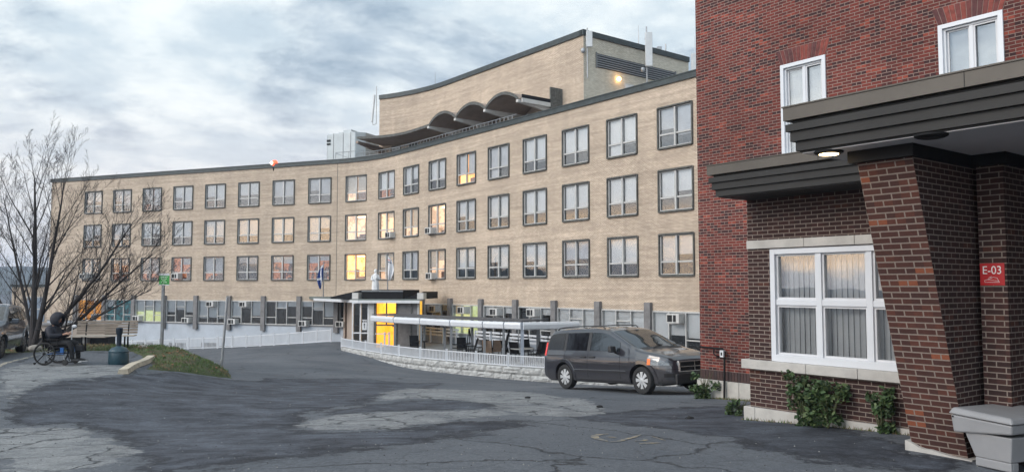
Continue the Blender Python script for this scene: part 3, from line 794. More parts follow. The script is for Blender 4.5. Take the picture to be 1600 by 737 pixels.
tag(o, 'thin upright whip antenna between the two panel antennas above the penthouse roof', 'antenna')
b = P(680, 134, 72); m = MB(); m.tube([(0,0,0),(0,0,P(680,112,72).z-b.z)], [0.03,0.012], 5); o = m.build('whip_antenna', M_galv); o.location = b
tag(o, 'faint thin whip antenna standing alone above the curved penthouse roof edge', 'antenna')
b = P(1028, 96, 60); r_ = empty('roof_equipment', b); tag(r_, 'cluster of small grey radio boxes on pipes above the penthouse roof', 'radio equipment')
for x, w_, z_, h_ in ((-.3,.3,.3,.7),(.1,.35,.35,.75)):
    m = MB(); m.box((x-w_/2,-.2,z_),(x+w_/2,.2,z_+h_)); m.build('radio_box', M_galv, r_, bevel=.02)
for x in (-.6,.6): m = MB(); m.tube([(x,0,-.3),(x,0,1.35)], .05, 6); m.build('pipe', M_galv, r_)
b = P(1086, 112, 48); m = MB(); m.box((-.2,-.15,-0.6),(.2,.15,1.1)); m.tube([(0,0,1.1),(0,0,2.2)],.015,5); o = m.build('roof_vent_box', M_equip, bevel=.03); o.location = b
tag(o, 'narrow pale box at the right end of the roof edge against the red wall', 'roof box')
b = P(583, 185, 70.5); r_ = empty('panel_antenna', b); tag(r_, 'slim paired mast antenna at the far left corner of the penthouse', 'antenna')
m = MB(); m.tube([(-.1,0,-.3),(.1,0,2.1)], .10, 8); m.build('antenna_panel', M_equip, r_)
m = MB(); m.tube([(.28,0,-.5),(.28,0,2.9)], .035, 6); m.tube([(-.1,0,-.2),(0,0,-.6),(.28,0,-.5)], .03, 6); m.build('mast', M_galv, r_)
# roof tank
b = P(553, 252, 76.5); r_ = empty('cooling_tower', b, R(-24)); tag(r_, 'large pale grey cooling unit standing on the roof left of the penthouse', 'cooling unit')
W0, H0 = 4.3, P(553,213,76.5).z-b.z
m = MB(); m.prism([(-W0/2,-1.4),(-W0/2+.5,-1.9),(W0/2-.7,-1.9),(W0/2,-1.2),(W0/2,1.8),(-W0/2,1.8)], -.6, H0); m.build('casing', M_tank, r_, bevel=.05)
m = MB(); m.prism([(-1.1,-1.0),(.5,-1.0),(.5,.5),(-1.1,.5)], H0, H0+.28); m.prism([(-.7,-.8),(.2,-.8),(.2,.2),(-.7,.2)], H0+.28, H0+.5); m.build('fan_cap', M_tank, r_)
for q in (-1.0, .1, .95): m = MB(); m.box((q-.02,-1.93,0),(q+.02,-1.89,H0)); m.build('panel_seam', M_greymetal, r_)
m = MB(); m.box((-1.75,-1.96,H0-.75),(-1.35,-1.88,H0-.55)); m.box((-1.75,-1.96,H0-1.05),(-1.35,-1.88,H0-.9)); m.build('grille', M_dark, r_)
# red beacon
b = P(429, 262, 71.5); r_ = empty('red_beacon', b); tag(r_, 'small glowing red beacon lamp on the roof edge of the left wing', 'beacon')
m = MB(); m.box((-.12,-.1,-.3),(.12,.1,.15)); m.build('bracket', M_black, r_)
m = MB(); m.ellipsoid((0,0,.38),(.30,.28,.32)); m.build('lamp', simple('red_beacon_lens', (.8,.06,.03), .3, var=0, emit=(1,.08,.03), estr=2.2), r_, smooth=True)
m = MB(); m.ellipsoid((-.2,-.16,.4),(.15,.15,.13)); m.build('bulb', simple('beacon_bulb', (1,.8,.7), .3, var=0, emit=(1,.75,.6), estr=9), r_, smooth=True)

# --- air conditioners
def ac(px, py, label, big=1.0):
    c = s_of(px, py, -0.2); D = fp(c, -0.2).y; z = P(px, py, D).z
    r_ = empty('air_conditioner', fp(c, -0.2, z), -fh(c)); tag(r_, label, 'air conditioner', 'window air conditioners')
    m = MB(); m.box((-.42*big,-.28,-.24),(.42*big,.3,.24)); m.build('casing', simple('aged_white_casing',(.45,.45,.44),.6), r_, bevel=.02)
    m = MB(); m.box((-.34*big,-.295,-.17),(-.03,-.275,.17)); m.box((.05,-.295,-.17),(.22*big,-.275,.17)); m.build('grille', M_dark, r_)
GR = ['air conditioner low in the ground floor window left of the green sign', 'air conditioner low in the ground floor window just right of the green sign',
 'air conditioner high in the ground floor window left of the thin pole', 'air conditioner low in the ground floor window right of the thin pole',
 'air conditioner high in the ground floor window right of the thin pole', 'air conditioner low in the ground floor window below the blue flag',
 'air conditioner low in the narrow window beside the entrance porch', 'air conditioner high in the window just right of the entrance porch',
 'leftmost high air conditioner above the patio canopy, beside the yellow lit pane', 'middle high air conditioner above the patio canopy', 'high air conditioner above the right end of the patio canopy',
 'air conditioner high in the ground floor window beside the red brick corner']
for (px, py), lb in zip(((215,497),(292,500),(330,474.5),(364,502),(382,475),(474.5,505),(533,506),(680,482),(725,484),(775.5,487),(834,488),(1057,497)), GR): ac(px, py, lb)
for (px, py), lb in zip(((131.7,431.5),(275.6,431),(674,431),(672.7,360.5),(610,367)), ('air conditioner in the leftmost first floor window behind the bare tree', 'air conditioner in the first floor window above the green sign',
    'air conditioner in the first floor window right of the white flag', 'air conditioner in the second floor window right of the white flag', 'dark air conditioner in the second floor window above the white flag')): ac(px, py, lb)

# ================================================================ ENTRANCE PORCH
CO = P(561, 471.5, 55.0); LE = P(491, 468, 64.0); RI = P(656, 471.5, 54.2); ZP = CO.z
porch = empty('entrance_porch', (CO.x, CO.y, -4.3)); tag(porch, 'flat roofed glazed entrance porch glowing yellow inside at the bend of the building', 'porch')
ex = Vector((RI.x-CO.x, RI.y-CO.y, 0)); Lr = ex.length; ex.normalize(); ey = Vector((-ex.y, ex.x, 0))
if ey.y < 0: ey = -ey
def PM(o, z=0): return frame(Vector((o.x, o.y, z)), ex, ey)
Q = PM(CO)
lw = Vector((LE.x-CO.x, LE.y-CO.y, 0))
f0, f1 = fp(-0.75), fp(2.45)
poly = [(CO.x,CO.y),(RI.x,RI.y),(f1.x,f1.y),(fp(1.6).x,fp(1.6).y),(fp(.8).x,fp(.8).y),(fp(0).x,fp(0).y),(f0.x,f0.y),(LE.x,LE.y)]
m = CMB(); m.prism(poly, ZP, ZP+.20); m.build('roof_slab', simple('green_grey_roof_edge', (.10,.12,.11), .7), porch)
m = CMB(); 
def edge(a, b, z0, z1, t, mi=0):
    d = (b-a).normalized(); n_ = Vector((d.y, -d.x, 0)) * t
    m.hexa([Vector((p.x,p.y,z0)) for p in (a+n_, b+n_, b, a)], [Vector((p.x,p.y,z1)) for p in (a+n_, b+n_, b, a)], mi)
edge(LE, CO, ZP-.07, ZP+.12, .06); edge(CO, RI, ZP-.07, ZP+.12, .06)
m.build('fascia', M_white, porch)
# dark raised beams on the roof
m = CMB(); zt = ZP+.20
def slope(x0, x1, za, zb, y0, y1): m.hexa([Q@Vector(p) for p in ((x0,y0,zt),(x1,y0,zt),(x1,y1,zt),(x0,y1,zt))],[Q@Vector(p) for p in ((x0,y0,za),(x1,y0,zb),(x1,y1,zb),(x0,y1,za))])
slope(-2.6, -.3, zt+.12, zt+.62, 1.2, 4.5); slope(-.1, 2.9, zt+.62, zt+.62, .8, 4.5); slope(3.0, 4.3, zt+.05, zt+.5, .9, 4.5)
m.box((-.1,.7,zt+.50),(2.9,.85,zt+.58),1,Q)
m.build('roof_upstand', [M_black, M_greymetal], porch)
for x in (-.75, 3.95): m = CMB(); m.box((x,.6,zt),(x+.45,1.3,zt+.42),0,Q); m.build('roof_light', M_concl, porch)
Q = PM(CO + ey*0.5); hb = -4.75
# glazed screen at the left, posts, opening, grey panels
xl = [(553,577)]
def qx(px): # metres along the front for a photo column
    o = CO + ey*0.5; best = 0; bd = 9
    for i in range(-200, 600):
        p = o + ex*(i*0.01); dd = abs(p.x/p.y - (px-800)/F/ (cP)) 
        if dd < bd: bd = dd; best = i*0.01
    return best
a, b, c_, d_, e_ = qx(553), qx(577), qx(584), qx(621), qx(655)
m = CMB()
for x in (a, (a+b)/2, b): m.box((x-.05,-.05,hb),(x+.05,.06,ZP),0,Q)
for z in (hb+1.5, ZP-.12, hb+.15): m.box((a,-.04,z),(b,.05,z+.09),0,Q)
m.build('glazed_screen', M_white, porch)
m = CMB(); m.quad(*[Q@Vector(p) for p in ((a,0,hb),(b,0,hb),(b,0,ZP),(a,0,ZP))]); m.build('screen_pane', M_glass, porch)
m = CMB(); m.box(((a+b)/2+.12,-.03,hb+1.75),(b-.1,-.02,hb+2.45),0,Q); sg = m.build('door_notice', M_white, porch)
m = CMB(); xx = ((a+b)/2+.12+b-.1)/2; m.box((xx-.02,-.036,hb+1.86),(xx+.02,-.031,hb+2.12),0,Q)
m.add([Q@Vector(p) for p in ((xx-.08,-.036,hb+2.1),(xx+.08,-.036,hb+2.1),(xx,-.036,hb+2.22))], [(0,1,2)])
for q in range(3): m.box((xx-.16+q*.12,-.036,hb+2.28),(xx-.09+q*.12,-.031,hb+2.38),0,Q)
m.build('arrow_mark', M_black, sg)
m = CMB(); m.box((b+.06,-.1,hb),(c_+.1,.15,ZP),0,Q); m.box((c_+.1,-.08,hb),(c_+.25,.1,ZP),1,Q); m.build('post', [M_sash, M_surround], porch)
m = CMB(); m.box((c_+.25,-.05,hb+2.05),(d_,.05,hb+2.15),0,Q)
xm = (c_+.25+d_)/2; m.box((xm-.04,-.05,hb+2.15),(xm+.04,.05,ZP),0,Q); m.box((d_-.05,-.06,hb),(d_+.05,.06,ZP),0,Q); m.build('door_frame', M_surround, porch)
m = CMB()   # lit lobby, its light put into the walls as emission
x0, x1 = b+.1, d_+.7
p = [Q@Vector(v) for v in ((x0,.1,hb),(d_,.1,hb),(x1,3.6,hb),(x0,3.6,hb),(x0,.1,ZP),(d_,.1,ZP),(x1,3.6,ZP),(x0,3.6,ZP))]
m.add(p, [(3,2,6,7),(0,3,7,4),(1,2,6,5),(4,5,6,7)]); m.build('lobby_wall', M_roomgold, porch)
m = CMB(); m.box((xm+.15,2.2,hb),(xm+.17,2.25,hb+2.0),0,Q); m.box((xm+.15,2.1,hb),(d_+.6,2.2,hb+1.9),1,Q); m.box((xm-.1,1.5,hb+1.9),(d_-.1,1.6,hb+2.02),0,Q)
m.build('inner_door', [M_surround, simple('orange_brown_wood', (.30,.12,.04), .6)], porch)
m = CMB(); m.box((x0,3.0,ZP-.06),(x1-.6,3.3,ZP-.02),0,Q); m.build('ceiling_lamp', simple('lobby_lamp', (1,.9,.7), .5, var=0, emit=(1,.8,.5), estr=5), porch)
m = CMB(); m.box((d_+.05,-.02,hb),(e_,.1,ZP),0,Q); m.box((e_-.55,-.06,hb),(e_-.45,-.01,ZP),1,Q); m.box((e_-.08,-.08,hb),(e_+.04,.14,ZP),2,Q); m.build('side_panel', [M_pil, M_surround, M_sash], porch)
m = CMB(); g2 = fp(2.45,0,0); e1 = Q@Vector((e_,0,0))
m.quad(Vector((e1.x,e1.y,hb)),Vector((g2.x,g2.y,hb)),Vector((g2.x,g2.y,ZP)),Vector((e1.x,e1.y,ZP)))
e2 = Q@Vector((a,0,0)); k0 = fp(.27)
m.quad(Vector((e2.x,e2.y,hb)),Vector((k0.x,k0.y,hb)),Vector((k0.x,k0.y,ZP)),Vector((e2.x,e2.y,ZP)))
m.box((-.08,-.35,-5),(.08,-.01,ZP),0,fM(.27))
m.build('return_wall', simple('beige_panel', (.36,.29,.24), .8), porch)
# statue on the porch roof
b = P(586.5, 457.5, 56.2); st = MB()
prof = [(.30,0),(.31,.05),(.27,.1),(.30,.35),(.27,.7),(.24,.95),(.27,1.15),(.22,1.3),(.09,1.36),(.08,1.42)]
vs = []; N = 28
for i, (r_, z) in enumerate(prof):
    for j in range(N):
        a_ = 2*PI*j/N; f = 1+.09*math.sin(a_*6+z*3)*(z < 1.0)
        vs.append(Vector((r_*f*math.cos(a_)*1.0, r_*f*math.sin(a_)*.72, z)))
st.add(vs, [(i*N+j, i*N+(j+1)%N, (i+1)*N+(j+1)%N, (i+1)*N+j) for i in range(len(prof)-1) for j in range(N)])
st.ellipsoid((0,-.02,1.53),(.10,.12,.14)); st.ellipsoid((0,.03,1.52),(.135,.135,.17))
st.tube([(-.24,0,1.22),(-.33,-.1,.95),(-.16,-.27,.92)], [.09,.085,.05], 8); st.tube([(.24,0,1.22),(.33,-.1,.98),(.14,-.28,1.02)], [.09,.085,.05], 8)
st.ellipsoid((.12,-.26,1.12),(.09,.08,.17)); st.ellipsoid((.11,-.27,1.33),(.065,.065,.075)); st.lathe([(.34,-.09),(.34,0)], 20)
so_ = st.build('statue', simple('white_statue_stone', (.66,.67,.68), .7, var=.06), smooth=True); so_.location = b; so_.scale = (.82,.82,1.0)
tag(so_, 'white robed statue holding a child on the entrance porch roof', 'statue')
# flags
def flag(px, pt, pb_, D, wave, label, kind):
    b = P(px, pb_, D); ht = P(px, pt, D).z-b.z
    r_ = empty('flagpole', b); tag(r_, label, 'flag')
    m = MB(); m.tube([(0,0,0),(0,0,ht)], [.045,.025], 8); m.ellipsoid((0,0,ht),(.06,.06,.06)); m.build('pole', M_greymetal, r_, smooth=True)
    m = MB(); L = 1.95 if kind == 'blue' else 1.75; nu, nv = 14, 22; pts = []
    for i in range(nv+1):
        v = i/nv; wv = (.10+.34*math.sin(PI*min(1, v*.95+.05))**.8) * (1 if kind == 'blue' else 1.05)
        for j in range(nu+1):
            t = j/nu; x = (t-.15)*wv*(-1 if kind == 'blue' else 1) + wave*v*(.35) ; y = -.05 + .09*math.sin(t*9+v*4)*(.4+v)
            pts.append((x, y, ht-.08-L*v - .18*t*(1-v)))
    for i in range(nv):
        for j in range(nu):
            v = i/nv; t = j/nu; mi = 0
            if kind == 'blue': mi = 1 if (.28 < t+ v*.9-.35 < .48) or v < .12 or (.50 < v < .60 and t > .2) else 0
            else: mi = 1 if .20 < v < .27 and t < .7 else (2 if .12 < v < .17 and t < .6 else 0)
            o_ = i*(nu+1)+j; m.add([pts[o_], pts[o_+1], pts[o_+nu+2], pts[o_+nu+1]], [(0,1,2,3)], mi)
    ms = [simple('blue_cloth',(.015,.05,.22),.8), simple('white_cloth',(.66,.66,.68),.8)] if kind == 'blue' else [simple('white_cloth',(.66,.66,.68),.8), simple('navy_cloth',(.02,.03,.10),.8), simple('red_cloth',(.5,.12,.08),.8)]
    m.build('cloth', ms, r_, smooth=True)
flag(505, 410, 468, 62, -.5, 'blue and white flag hanging limp from a pole on the left of the porch roof', 'blue')
flag(605.5, 397, 462, 56, .3, 'white flag with a dark stripe on a pole beside the porch roof statue', 'white')

# ================================================================ RETAINING WALL, PATIO AND RAILINGS
ZPAT = -4.12
RW = [P(533,547,55.0), P(560,553,52.0), P(600,564,49.0), P(640,574.5,46.5), P(690,581,44.6), P(740,587,43.0), P(800,592.5,41.3), P(870,598,40.0), P(950,602,38.6), P(1060,605,37.2)]
def polyline(pts, step):
    out = [Vector((pts[0].x, pts[0].y, 0))]; seg = []
    P2 = [Vector((p.x, p.y, 0)) for p in pts]; L = [0]
    for a, b in zip(P2[:-1], P2[1:]): L.append(L[-1]+(b-a).length)
    n_ = int(L[-1]/step); res = []
    for i in range(n_+1):
        d = L[-1]*i/n_
        for j in range(len(L)-1):
            if d <= L[j+1]+1e-9: f = (d-L[j])/(L[j+1]-L[j]); res.append(P2[j].lerp(P2[j+1], f)); break
    return res
blk = polyline(RW, 1.16)
m = MB(); rb = random.Random(5)
def rough_block(a, b, z0, z1, inset):
    d = (b-a); L_ = d.length; d = d/L_; n_ = Vector((d.y, -d.x, 0)); 
    if n_.y > 0: n_ = -n_
    nu, nv = 9, 4; pts = []
    for i in range(nv+1):
        for j in range(nu+1):
            tu, tv = j/nu, i/nv; e = min(tu, 1-tu)*L_; ez = min(tv, 1-tv)*(z1-z0)
            k_ = min(1, e/.05)*min(1, ez/.05); q = a + d*(.008+tu*(L_-.016))
            out_ = .0 + k_*(.045+.05*mnoise.noise(Vector((q.x*3.2, q.y*3.2, (z0+tv)*5))) + .03*rb.random())
            pts.append(Vector((q.x, q.y, z0+.006+tv*(z1-z0-.012))) + n_*(out_-inset))
    o_ = len(pts)
    m.add(pts, [(i*(nu+1)+j, i*(nu+1)+j+1, (i+1)*(nu+1)+j+1, (i+1)*(nu+1)+j) for i in range(nv) for j in range(nu)])
    bk = [Vector((p.x,p.y,z)) for p, z in ((a-n_*.4,z0),(b-n_*.4,z0),(b-n_*.4,z1),(a-n_*.4,z1))]
    fr_ = [Vector((p.x,p.y,z)) for p, z in ((a-n_*inset,z0),(b-n_*inset,z0),(b-n_*inset,z1),(a-n_*inset,z1))]
    m.add(fr_+bk, [(3,2,6,7),(0,3,7,4),(1,2,6,5)])
for c_i in range(4):
    zt_ = ZPAT-.36*c_i; sh = .5*(c_i % 2)
    pts_ = blk if c_i % 2 == 0 else [blk[0]] + [a.lerp(b, .5) for a, b in zip(blk[:-1], blk[1:])] + [blk[-1]]
    for a, b in zip(pts_[:-1], pts_[1:]): rough_block(a, b, zt_-.36, zt_, .0-.02*c_i)
rwo = m.build('retaining_wall', simple('split_face_concrete', (.36,.36,.35), .95, 0, .35, 5, .6, 40), smooth=False)
tag(rwo, 'low curved retaining wall of rough grey concrete blocks below the patio', 'retaining wall')
fac = [fp(q, .05) for q in (10.5, 9, 7, 5, 3, 2.5)]
pp = [(p.x, p.y) for p in blk] + [(p.x, p.y) for p in fac] + [(RI.x+.3, RI.y+.2), (CO.x+.6, CO.y-.3), (CO.x-.6, CO.y+.6)]
m = MB(); m.prism([(x, y) for x, y in pp], ZPAT-.25, ZPAT-.015)
po = m.build('patio_floor', simple('patio_concrete', (.22,.22,.22), .9, 0, .2, 1)); po['kind'] = 'structure'

def railing(pts, top_fn, h, label, post_every, group=None, bar=.115, pw_=.05):
    r_ = empty('white_railing', (pts[0].x, pts[0].y, top_fn(pts[0]))); tag(r_, label, 'railing')
    inv = Matrix.Translation(-r_.location)
    for i, p in enumerate(pts):
        z = top_fn(p); m = CMB(); m.box((p.x-pw_,p.y-pw_,z-.05),(p.x+pw_,p.y+pw_,z+h+.05)); m.box((p.x-pw_*1.3,p.y-pw_*1.3,z+h+.05),(p.x+pw_*1.3,p.y+pw_*1.3,z+h+.09))
        o = m.build('post', M_vinyl, r_)
    for a, b in zip(pts[:-1], pts[1:]):
        m = CMB(); d = b-a; L_ = d.length; d = d.normalized(); za, zb2 = top_fn(a), top_fn(b); n_ = Vector((-d.y, d.x, 0))
        def bar_(t0, t1, y, z0, z1):
            p0 = a+d*t0; p1 = a+d*t1; zz0 = za+(zb2-za)*t0/L_; zz1 = za+(zb2-za)*t1/L_
            m.hexa([Vector((q.x,q.y,zq+z0)) for q, zq in ((p0-n_*y,zz0),(p1-n_*y,zz1),(p1+n_*y,zz1),(p0+n_*y,zz0))],[Vector((q.x,q.y,zq+z1)) for q, zq in ((p0-n_*y,zz0),(p1-n_*y,zz1),(p1+n_*y,zz1),(p0+n_*y,zz0))])
        bar_(0, L_, .025, h-.05, h); bar_(0, L_, .025, .05, .10)
        k_ = int(L_/bar)
        for j in range(1, k_): bar_(L_*j/k_-.02, L_*j/k_+.02, .015, .10, h-.05)
        m.build('picket_panel', M_vinyl, r_)
    return r_
ins = [p + Vector((0,.12,0)) for p in polyline(RW, 2.15)]
railing(ins, lambda p: ZPAT-.01, .60, 'white picket railing on top of the block retaining wall around the patio', 2.1)
lf = [P(517,533.5,61.2), P(497,533.6,62.0), P(467,535,63.2), P(437,536,64.2), P(400,540,65.6), P(355,543,67.0), P(310,545.5,68.2), P(274,547,69.0), P(240,549,69.8), P(205,551,70.8), P(165,553,72)]
railing(polyline(lf, 1.52), lambda p: h1(p.x, p.y)+.0, .92, 'long white picket railing climbing along the foot of the left wing', 1.5, bar=.13)
# small rail beside the porch door
m = MB()
for px in (601,608): p = P(px, 537, 52.5); m.box((p.x-.05,p.y-.05,ZPAT),(p.x+.05,p.y+.05,ZPAT+1.15))
p0, p1 = P(590,537,53.5), P(608,537,52.5); m.box((p0.x,p1.y-.03,ZPAT+1.0),(p1.x,p1.y+.03,ZPAT+1.06))
tag(m.build('door_rail', M_vinyl), 'short white handrail with two posts in front of the lit porch door', 'handrail')

# --- patio canopy
pc = [P(581,500,53.5), P(617,502,51.0), P(658,504,49.0), P(705,506,46.8), P(756,508,44.9), P(789,509.5,43.9), P(816,511,43.2), P(905,509.5,44.5)]
ztop = P(700,499,46.8).z; zlow = P(700,510,46.8).z
pg = empty('patio_canopy', (pc[3].x, pc[3].y, ZPAT)); tag(pg, 'long low patio canopy with rolled white awning front on grey posts', 'canopy')
rp = random.Random(9)
for a, b in zip(pc[:-1], pc[1:]):
    a2 = Vector((a.x,a.y,0)); b2 = Vector((b.x,b.y,0)); d = (b2-a2).normalized(); n_ = Vector((d.y,-d.x,0)); g_ = .04
    m = CMB(); nU = 12; rows = []
    for (oo, z) in ((.05,ztop-.02),(-.0,ztop+.0),(-.10,ztop-.03),(-.14,ztop-.14),(-.10,zlow+.05),(-.02,zlow),(.05,zlow+.02)):
        rows.append([(a2+d*g_).lerp(b2-d*g_, i/nU) - n_*(-1)*0 + n_*(-oo) + Vector((0,0,z+.014*rp.random())) for i in range(nU+1)])
    vs = [q for r_ in rows for q in r_]; nR = len(rows)
    m.add(vs, [(i*(nU+1)+j, i*(nU+1)+j+1, ((i+1)%nR)*(nU+1)+j+1, ((i+1)%nR)*(nU+1)+j) for i in range(nR) for j in range(nU)] + [tuple(i*(nU+1) for i in range(nR)), tuple(i*(nU+1)+nU for i in range(nR))][:2])
    m.build('awning_roll', M_vinyl, pg)
m = CMB(); front = [(p.x, p.y) for p in pc[:-1]]; back = [(pc[6].x+2.2, pc[6].y+3.2), (pc[4].x+2.4, pc[4].y+2.6), (pc[2].x+2.2,pc[2].y+2.4), (pc[0].x+1.8,pc[0].y+1.5)]
for (a, b, c2, d2) in ((0,2,2,3),(2,4,1,2),(4,6,0,1)):
    A_, B_, C_, D_ = front[a], front[b], back[c2], back[d2]
for i in range(6):
    a, b = Vector((*front[i],0)), Vector((*front[i+1],0)); da = Vector((.62,.78,0))*2.3
    m.hexa([Vector((q.x,q.y,ztop+.03)) for q in (a,b,b+da,a+da)],[Vector((q.x,q.y,ztop+.09)) for q in (a,b,b+da,a+da)])
m.build('canopy_roof', simple('dark_canopy_fabric', (.06,.06,.065), .8), pg)
for px, D in ((617,51.2),(658,49.2),(663,51),(695,49.5),(705,47),(738,48),(757,45.1),(787,44.1),(842,46.5),(840,45.5)):
    p = P(px, 520, D); m = CMB(); m.box((p.x-.07,p.y-.07,ZPAT),(p.x+.07,p.y+.07,ztop+.03)); m.build('post', M_greymetal, pg)
m = CMB(); p = P(816,520,43.3); m.box((p.x-.09,p.y-.09,ZPAT),(p.x+.09,p.y+.09,ztop)); m.build('post', simple('bluish_grey_paint',(.24,.27,.32),.6), pg)
# white bench boards along the facade
for q0, q1, lb in ((2.55,3.4,'white slatted barrier standing at the building foot right of the porch'),(3.5,4.4,'white slatted barrier under the canopy behind the dark patio chairs'),(5.0,8.2,'long white slatted barrier at the building foot behind the patio table')):
    m = MB()
    for z in (.55,.78,1.0):
        for a in np.arange(q0, q1, .25): m.hexa([fp(a,-.55,ZPAT+z),fp(a+.22,-.55,ZPAT+z),fp(a+.22,-.5,ZPAT+z),fp(a,-.5,ZPAT+z)],[fp(a,-.55,ZPAT+z+.12),fp(a+.22,-.55,ZPAT+z+.12),fp(a+.22,-.5,ZPAT+z+.12),fp(a,-.5,ZPAT+z+.12)])
    for a in np.arange(q0, q1, .45): m.box((-.04,-.6,ZPAT),(.04,-.48,ZPAT+1.15),0,fM(a))
    tag(m.build('slatted_barrier', M_vinyl), lb, 'barrier')
# --- patio furniture
def patio_chair():
    r_ = empty('patio_chair'); tag(r_, 'x', 'chair', 'chairs on the patio')
    def b_(name, mm, mt): return mm.build(name, mt, r_)
    m = MB(); m.box((-.25,-.25,.40),(.25,.25,.43)); b_('seat', m, M_black)
    m = MB(); m.hexa([Vector(p) for p in ((-.25,.24,.44),(.25,.24,.44),(.25,.27,.44),(-.25,.27,.44))],[Vector(p) for p in ((-.25,.44,1.08),(.25,.44,1.08),(.25,.47,1.08),(-.25,.47,1.08))]); b_('backrest', m, M_black)
    for sx in (-.27,.27):
        m = MB(); m.tube([(sx,-.25,0),(sx,-.24,.62),(sx,.3,.64)], .018, 6); b_('armrest', m, M_black)
        m = MB(); m.tube([(sx,.3,0),(sx,.25,.44),(sx,.46,1.1)], .018, 6); b_('leg', m, M_black)
    return r_
ch0 = patio_chair(); KIDS[ch0.name] = list(ch0.children) if hasattr(ch0, 'children') else []
cl_ = [(649,530,49.5,20,'patio chair alone behind the railing below the left part of the patio canopy'),(712,532,48.5,100,'leftmost of the dark patio chairs between the first two blue-grey canopy posts'),(722,531,47.6,10,'dark patio chair facing the building beside the folded easel'),
 (735,534,47.2,-80,'dark patio chair turned right behind the double canopy post'),(750,536,46.2,-60,'dark patio chair left of the tan patio chair'),(808,540,44.6,150,'dark patio chair directly behind the glass patio table'),
 (824,540,46.0,20,'dark patio chair right of the table with its back to the building'),(834,545,44.0,-70,'dark patio chair right of the bluish corner post'),(853,546,43.8,5,'rightmost dark patio chair close to the parked minivan'),(797,543,44.9,60,'dark patio chair left of the table beside the folded parasol')]
for i, (px, py, D, az, lb) in enumerate(cl_):
    o = ch0 if i == 0 else copy_tree(ch0)
    p = P(px, py, D); o.location = (p.x, p.y, ZPAT); o.rotation_euler = (0,0,R(az)); o['label'] = lb
    if i: KIDS[o.name] = []
tn = simple('tan_mesh', (.28,.19,.13), .8)
for px, D, az, lb in ((763,45.6,170,'tan patio chair beside the dark chairs, left one of two'),(774,46.0,200,'tan patio chair with upright back, right one of two')):
    o = copy_tree(ch0); p = P(px, 540, D); o.location = (p.x, p.y, ZPAT); o.rotation_euler = (0,0,R(az)); o['label'] = lb
    for c2 in [x for x in bpy.data.objects if x.parent == o and x.name.split('.')[0] in ('seat','backrest')]:
        c2.data = c2.data.copy(); c2.data.materials[0] = tn
def table(px, py, D, label, w=.9, mt=M_black):
    p = P(px, py, D); r_ = empty('patio_table', (p.x,p.y,ZPAT)); tag(r_, label, 'table')
    m = MB(); m.lathe([(w/2,.70),(w/2,.73)], 20); m.build('tabletop', mt, r_)
    for k_ in range(4): a_ = PI/4+k_*PI/2; m = MB(); m.tube([(w*.42*math.cos(a_),w*.42*math.sin(a_),0),(w*.34*math.cos(a_),w*.34*math.sin(a_),.7)], .02, 6); m.build('leg', M_black, r_)
table(816, 545, 44.2, 'round pale topped patio table among the chairs near the corner post', 1.3, simple('frosted_tabletop',(.34,.34,.33),.3))
table(727, 538, 47.9, 'small dark patio table between chairs left of the double post', .7)
table(658, 536, 49.8, 'small low dark table under the left part of the patio canopy', .8)
m = MB(); p = P(728,530,49); m.tube([(0,0,0),(.18,0,1.55)], .03, 6); m.tube([(.5,0,0),(.2,0,1.55)], .03, 6); m.tube([(.25,.4,0),(.2,0,1.5)], .03, 6); m.tube([(.1,0,.7),(.4,0,.7)], .02, 5)
o = m.build('folding_easel', M_black); o.location = (p.x,p.y,ZPAT); tag(o, 'dark folded easel shaped stand on the patio below the canopy', 'stand')
m = MB(); m.tube([(0,0,0),(0,0,1.1),(.25,0,1.9)], .03, 6); m.tube([(.02,0,.9),(.22,0,1.75)], [.09,.03], 8); p = P(790,542,44.6)
o = m.build('closed_parasol', M_black); o.location = (p.x,p.y,ZPAT); tag(o, 'leaning closed dark parasol left of the round patio table', 'parasol')
# ================================================================ NEAR BUILDINGS (red brick, brown brick wing, canopy)
def onp(px, py, off):
    r = PR(px, py); a0 = A + nn*off; t = a0.dot(nn)/r.dot(nn); p = r*t
    return -(p-A).dot(u), p.z
def onz(px, py, z):
    r = PR(px, py); return r*(z/r.z)
WM = frame(Vector((A.x,A.y,0)), -u, nn)     # local x = t, y = off, z
def wbox(m, t0, t1, o0, o1, z0, z1, mi=0):
    m.box((t0,o0,z0),(t1,o1,z1),mi,WM)
ROFF = -3.19
tR0 = onp(1092, 400, ROFF)[0]
red = empty('red_brick_building', W(tR0, ROFF, -2.4)); tag(red, 'tall red brick building rising out of the picture behind the brown wing', 'building')
def wallgrid(m, ts, zs, off, holes, mi=0, du=0):
    for a, b in zip(ts[:-1], ts[1:]):
        for z0, z1 in zip(zs[:-1], zs[1:]):
            tm, zm = (a+b)/2, (z0+z1)/2
            if any(h[0] < tm < h[1] and h[2] < zm < h[3] for h in holes): continue
            m.quad(W(a,off,z0), W(b,off,z0), W(b,off,z1), W(a,off,z1), mi, [(a+du,z0),(b+du,z0),(b+du,z1),(a+du,z1)])
w1 = (onp(1220,103,ROFF)[0], onp(1290,86,ROFF)[0]); zt1 = (onp(1220,103,ROFF)[1]+onp(1290,86,ROFF)[1])/2
w2 = (onp(1466,40,ROFF)[0], onp(1567,14,ROFF)[0]); zt2 = zt1
WH = 1.85
holes = [(w1[0],w1[1],zt1-WH,zt1),(w2[0],w2[1],zt2-WH,zt2)]
for dt in (4.1,): holes.append((w2[0]+3.1,w2[1]+3.1,zt2-WH,zt2))
zst = onp(1092,590,ROFF)[1]; zso = onp(1092,575,ROFF)[1]
m = CMB(); ts = sorted({tR0, 18.0} | {h[0] for h in holes} | {h[1] for h in holes}); zs = [zso, zt1-WH, zt1, 14.0]
wallgrid(m, ts, zs, ROFF, holes)
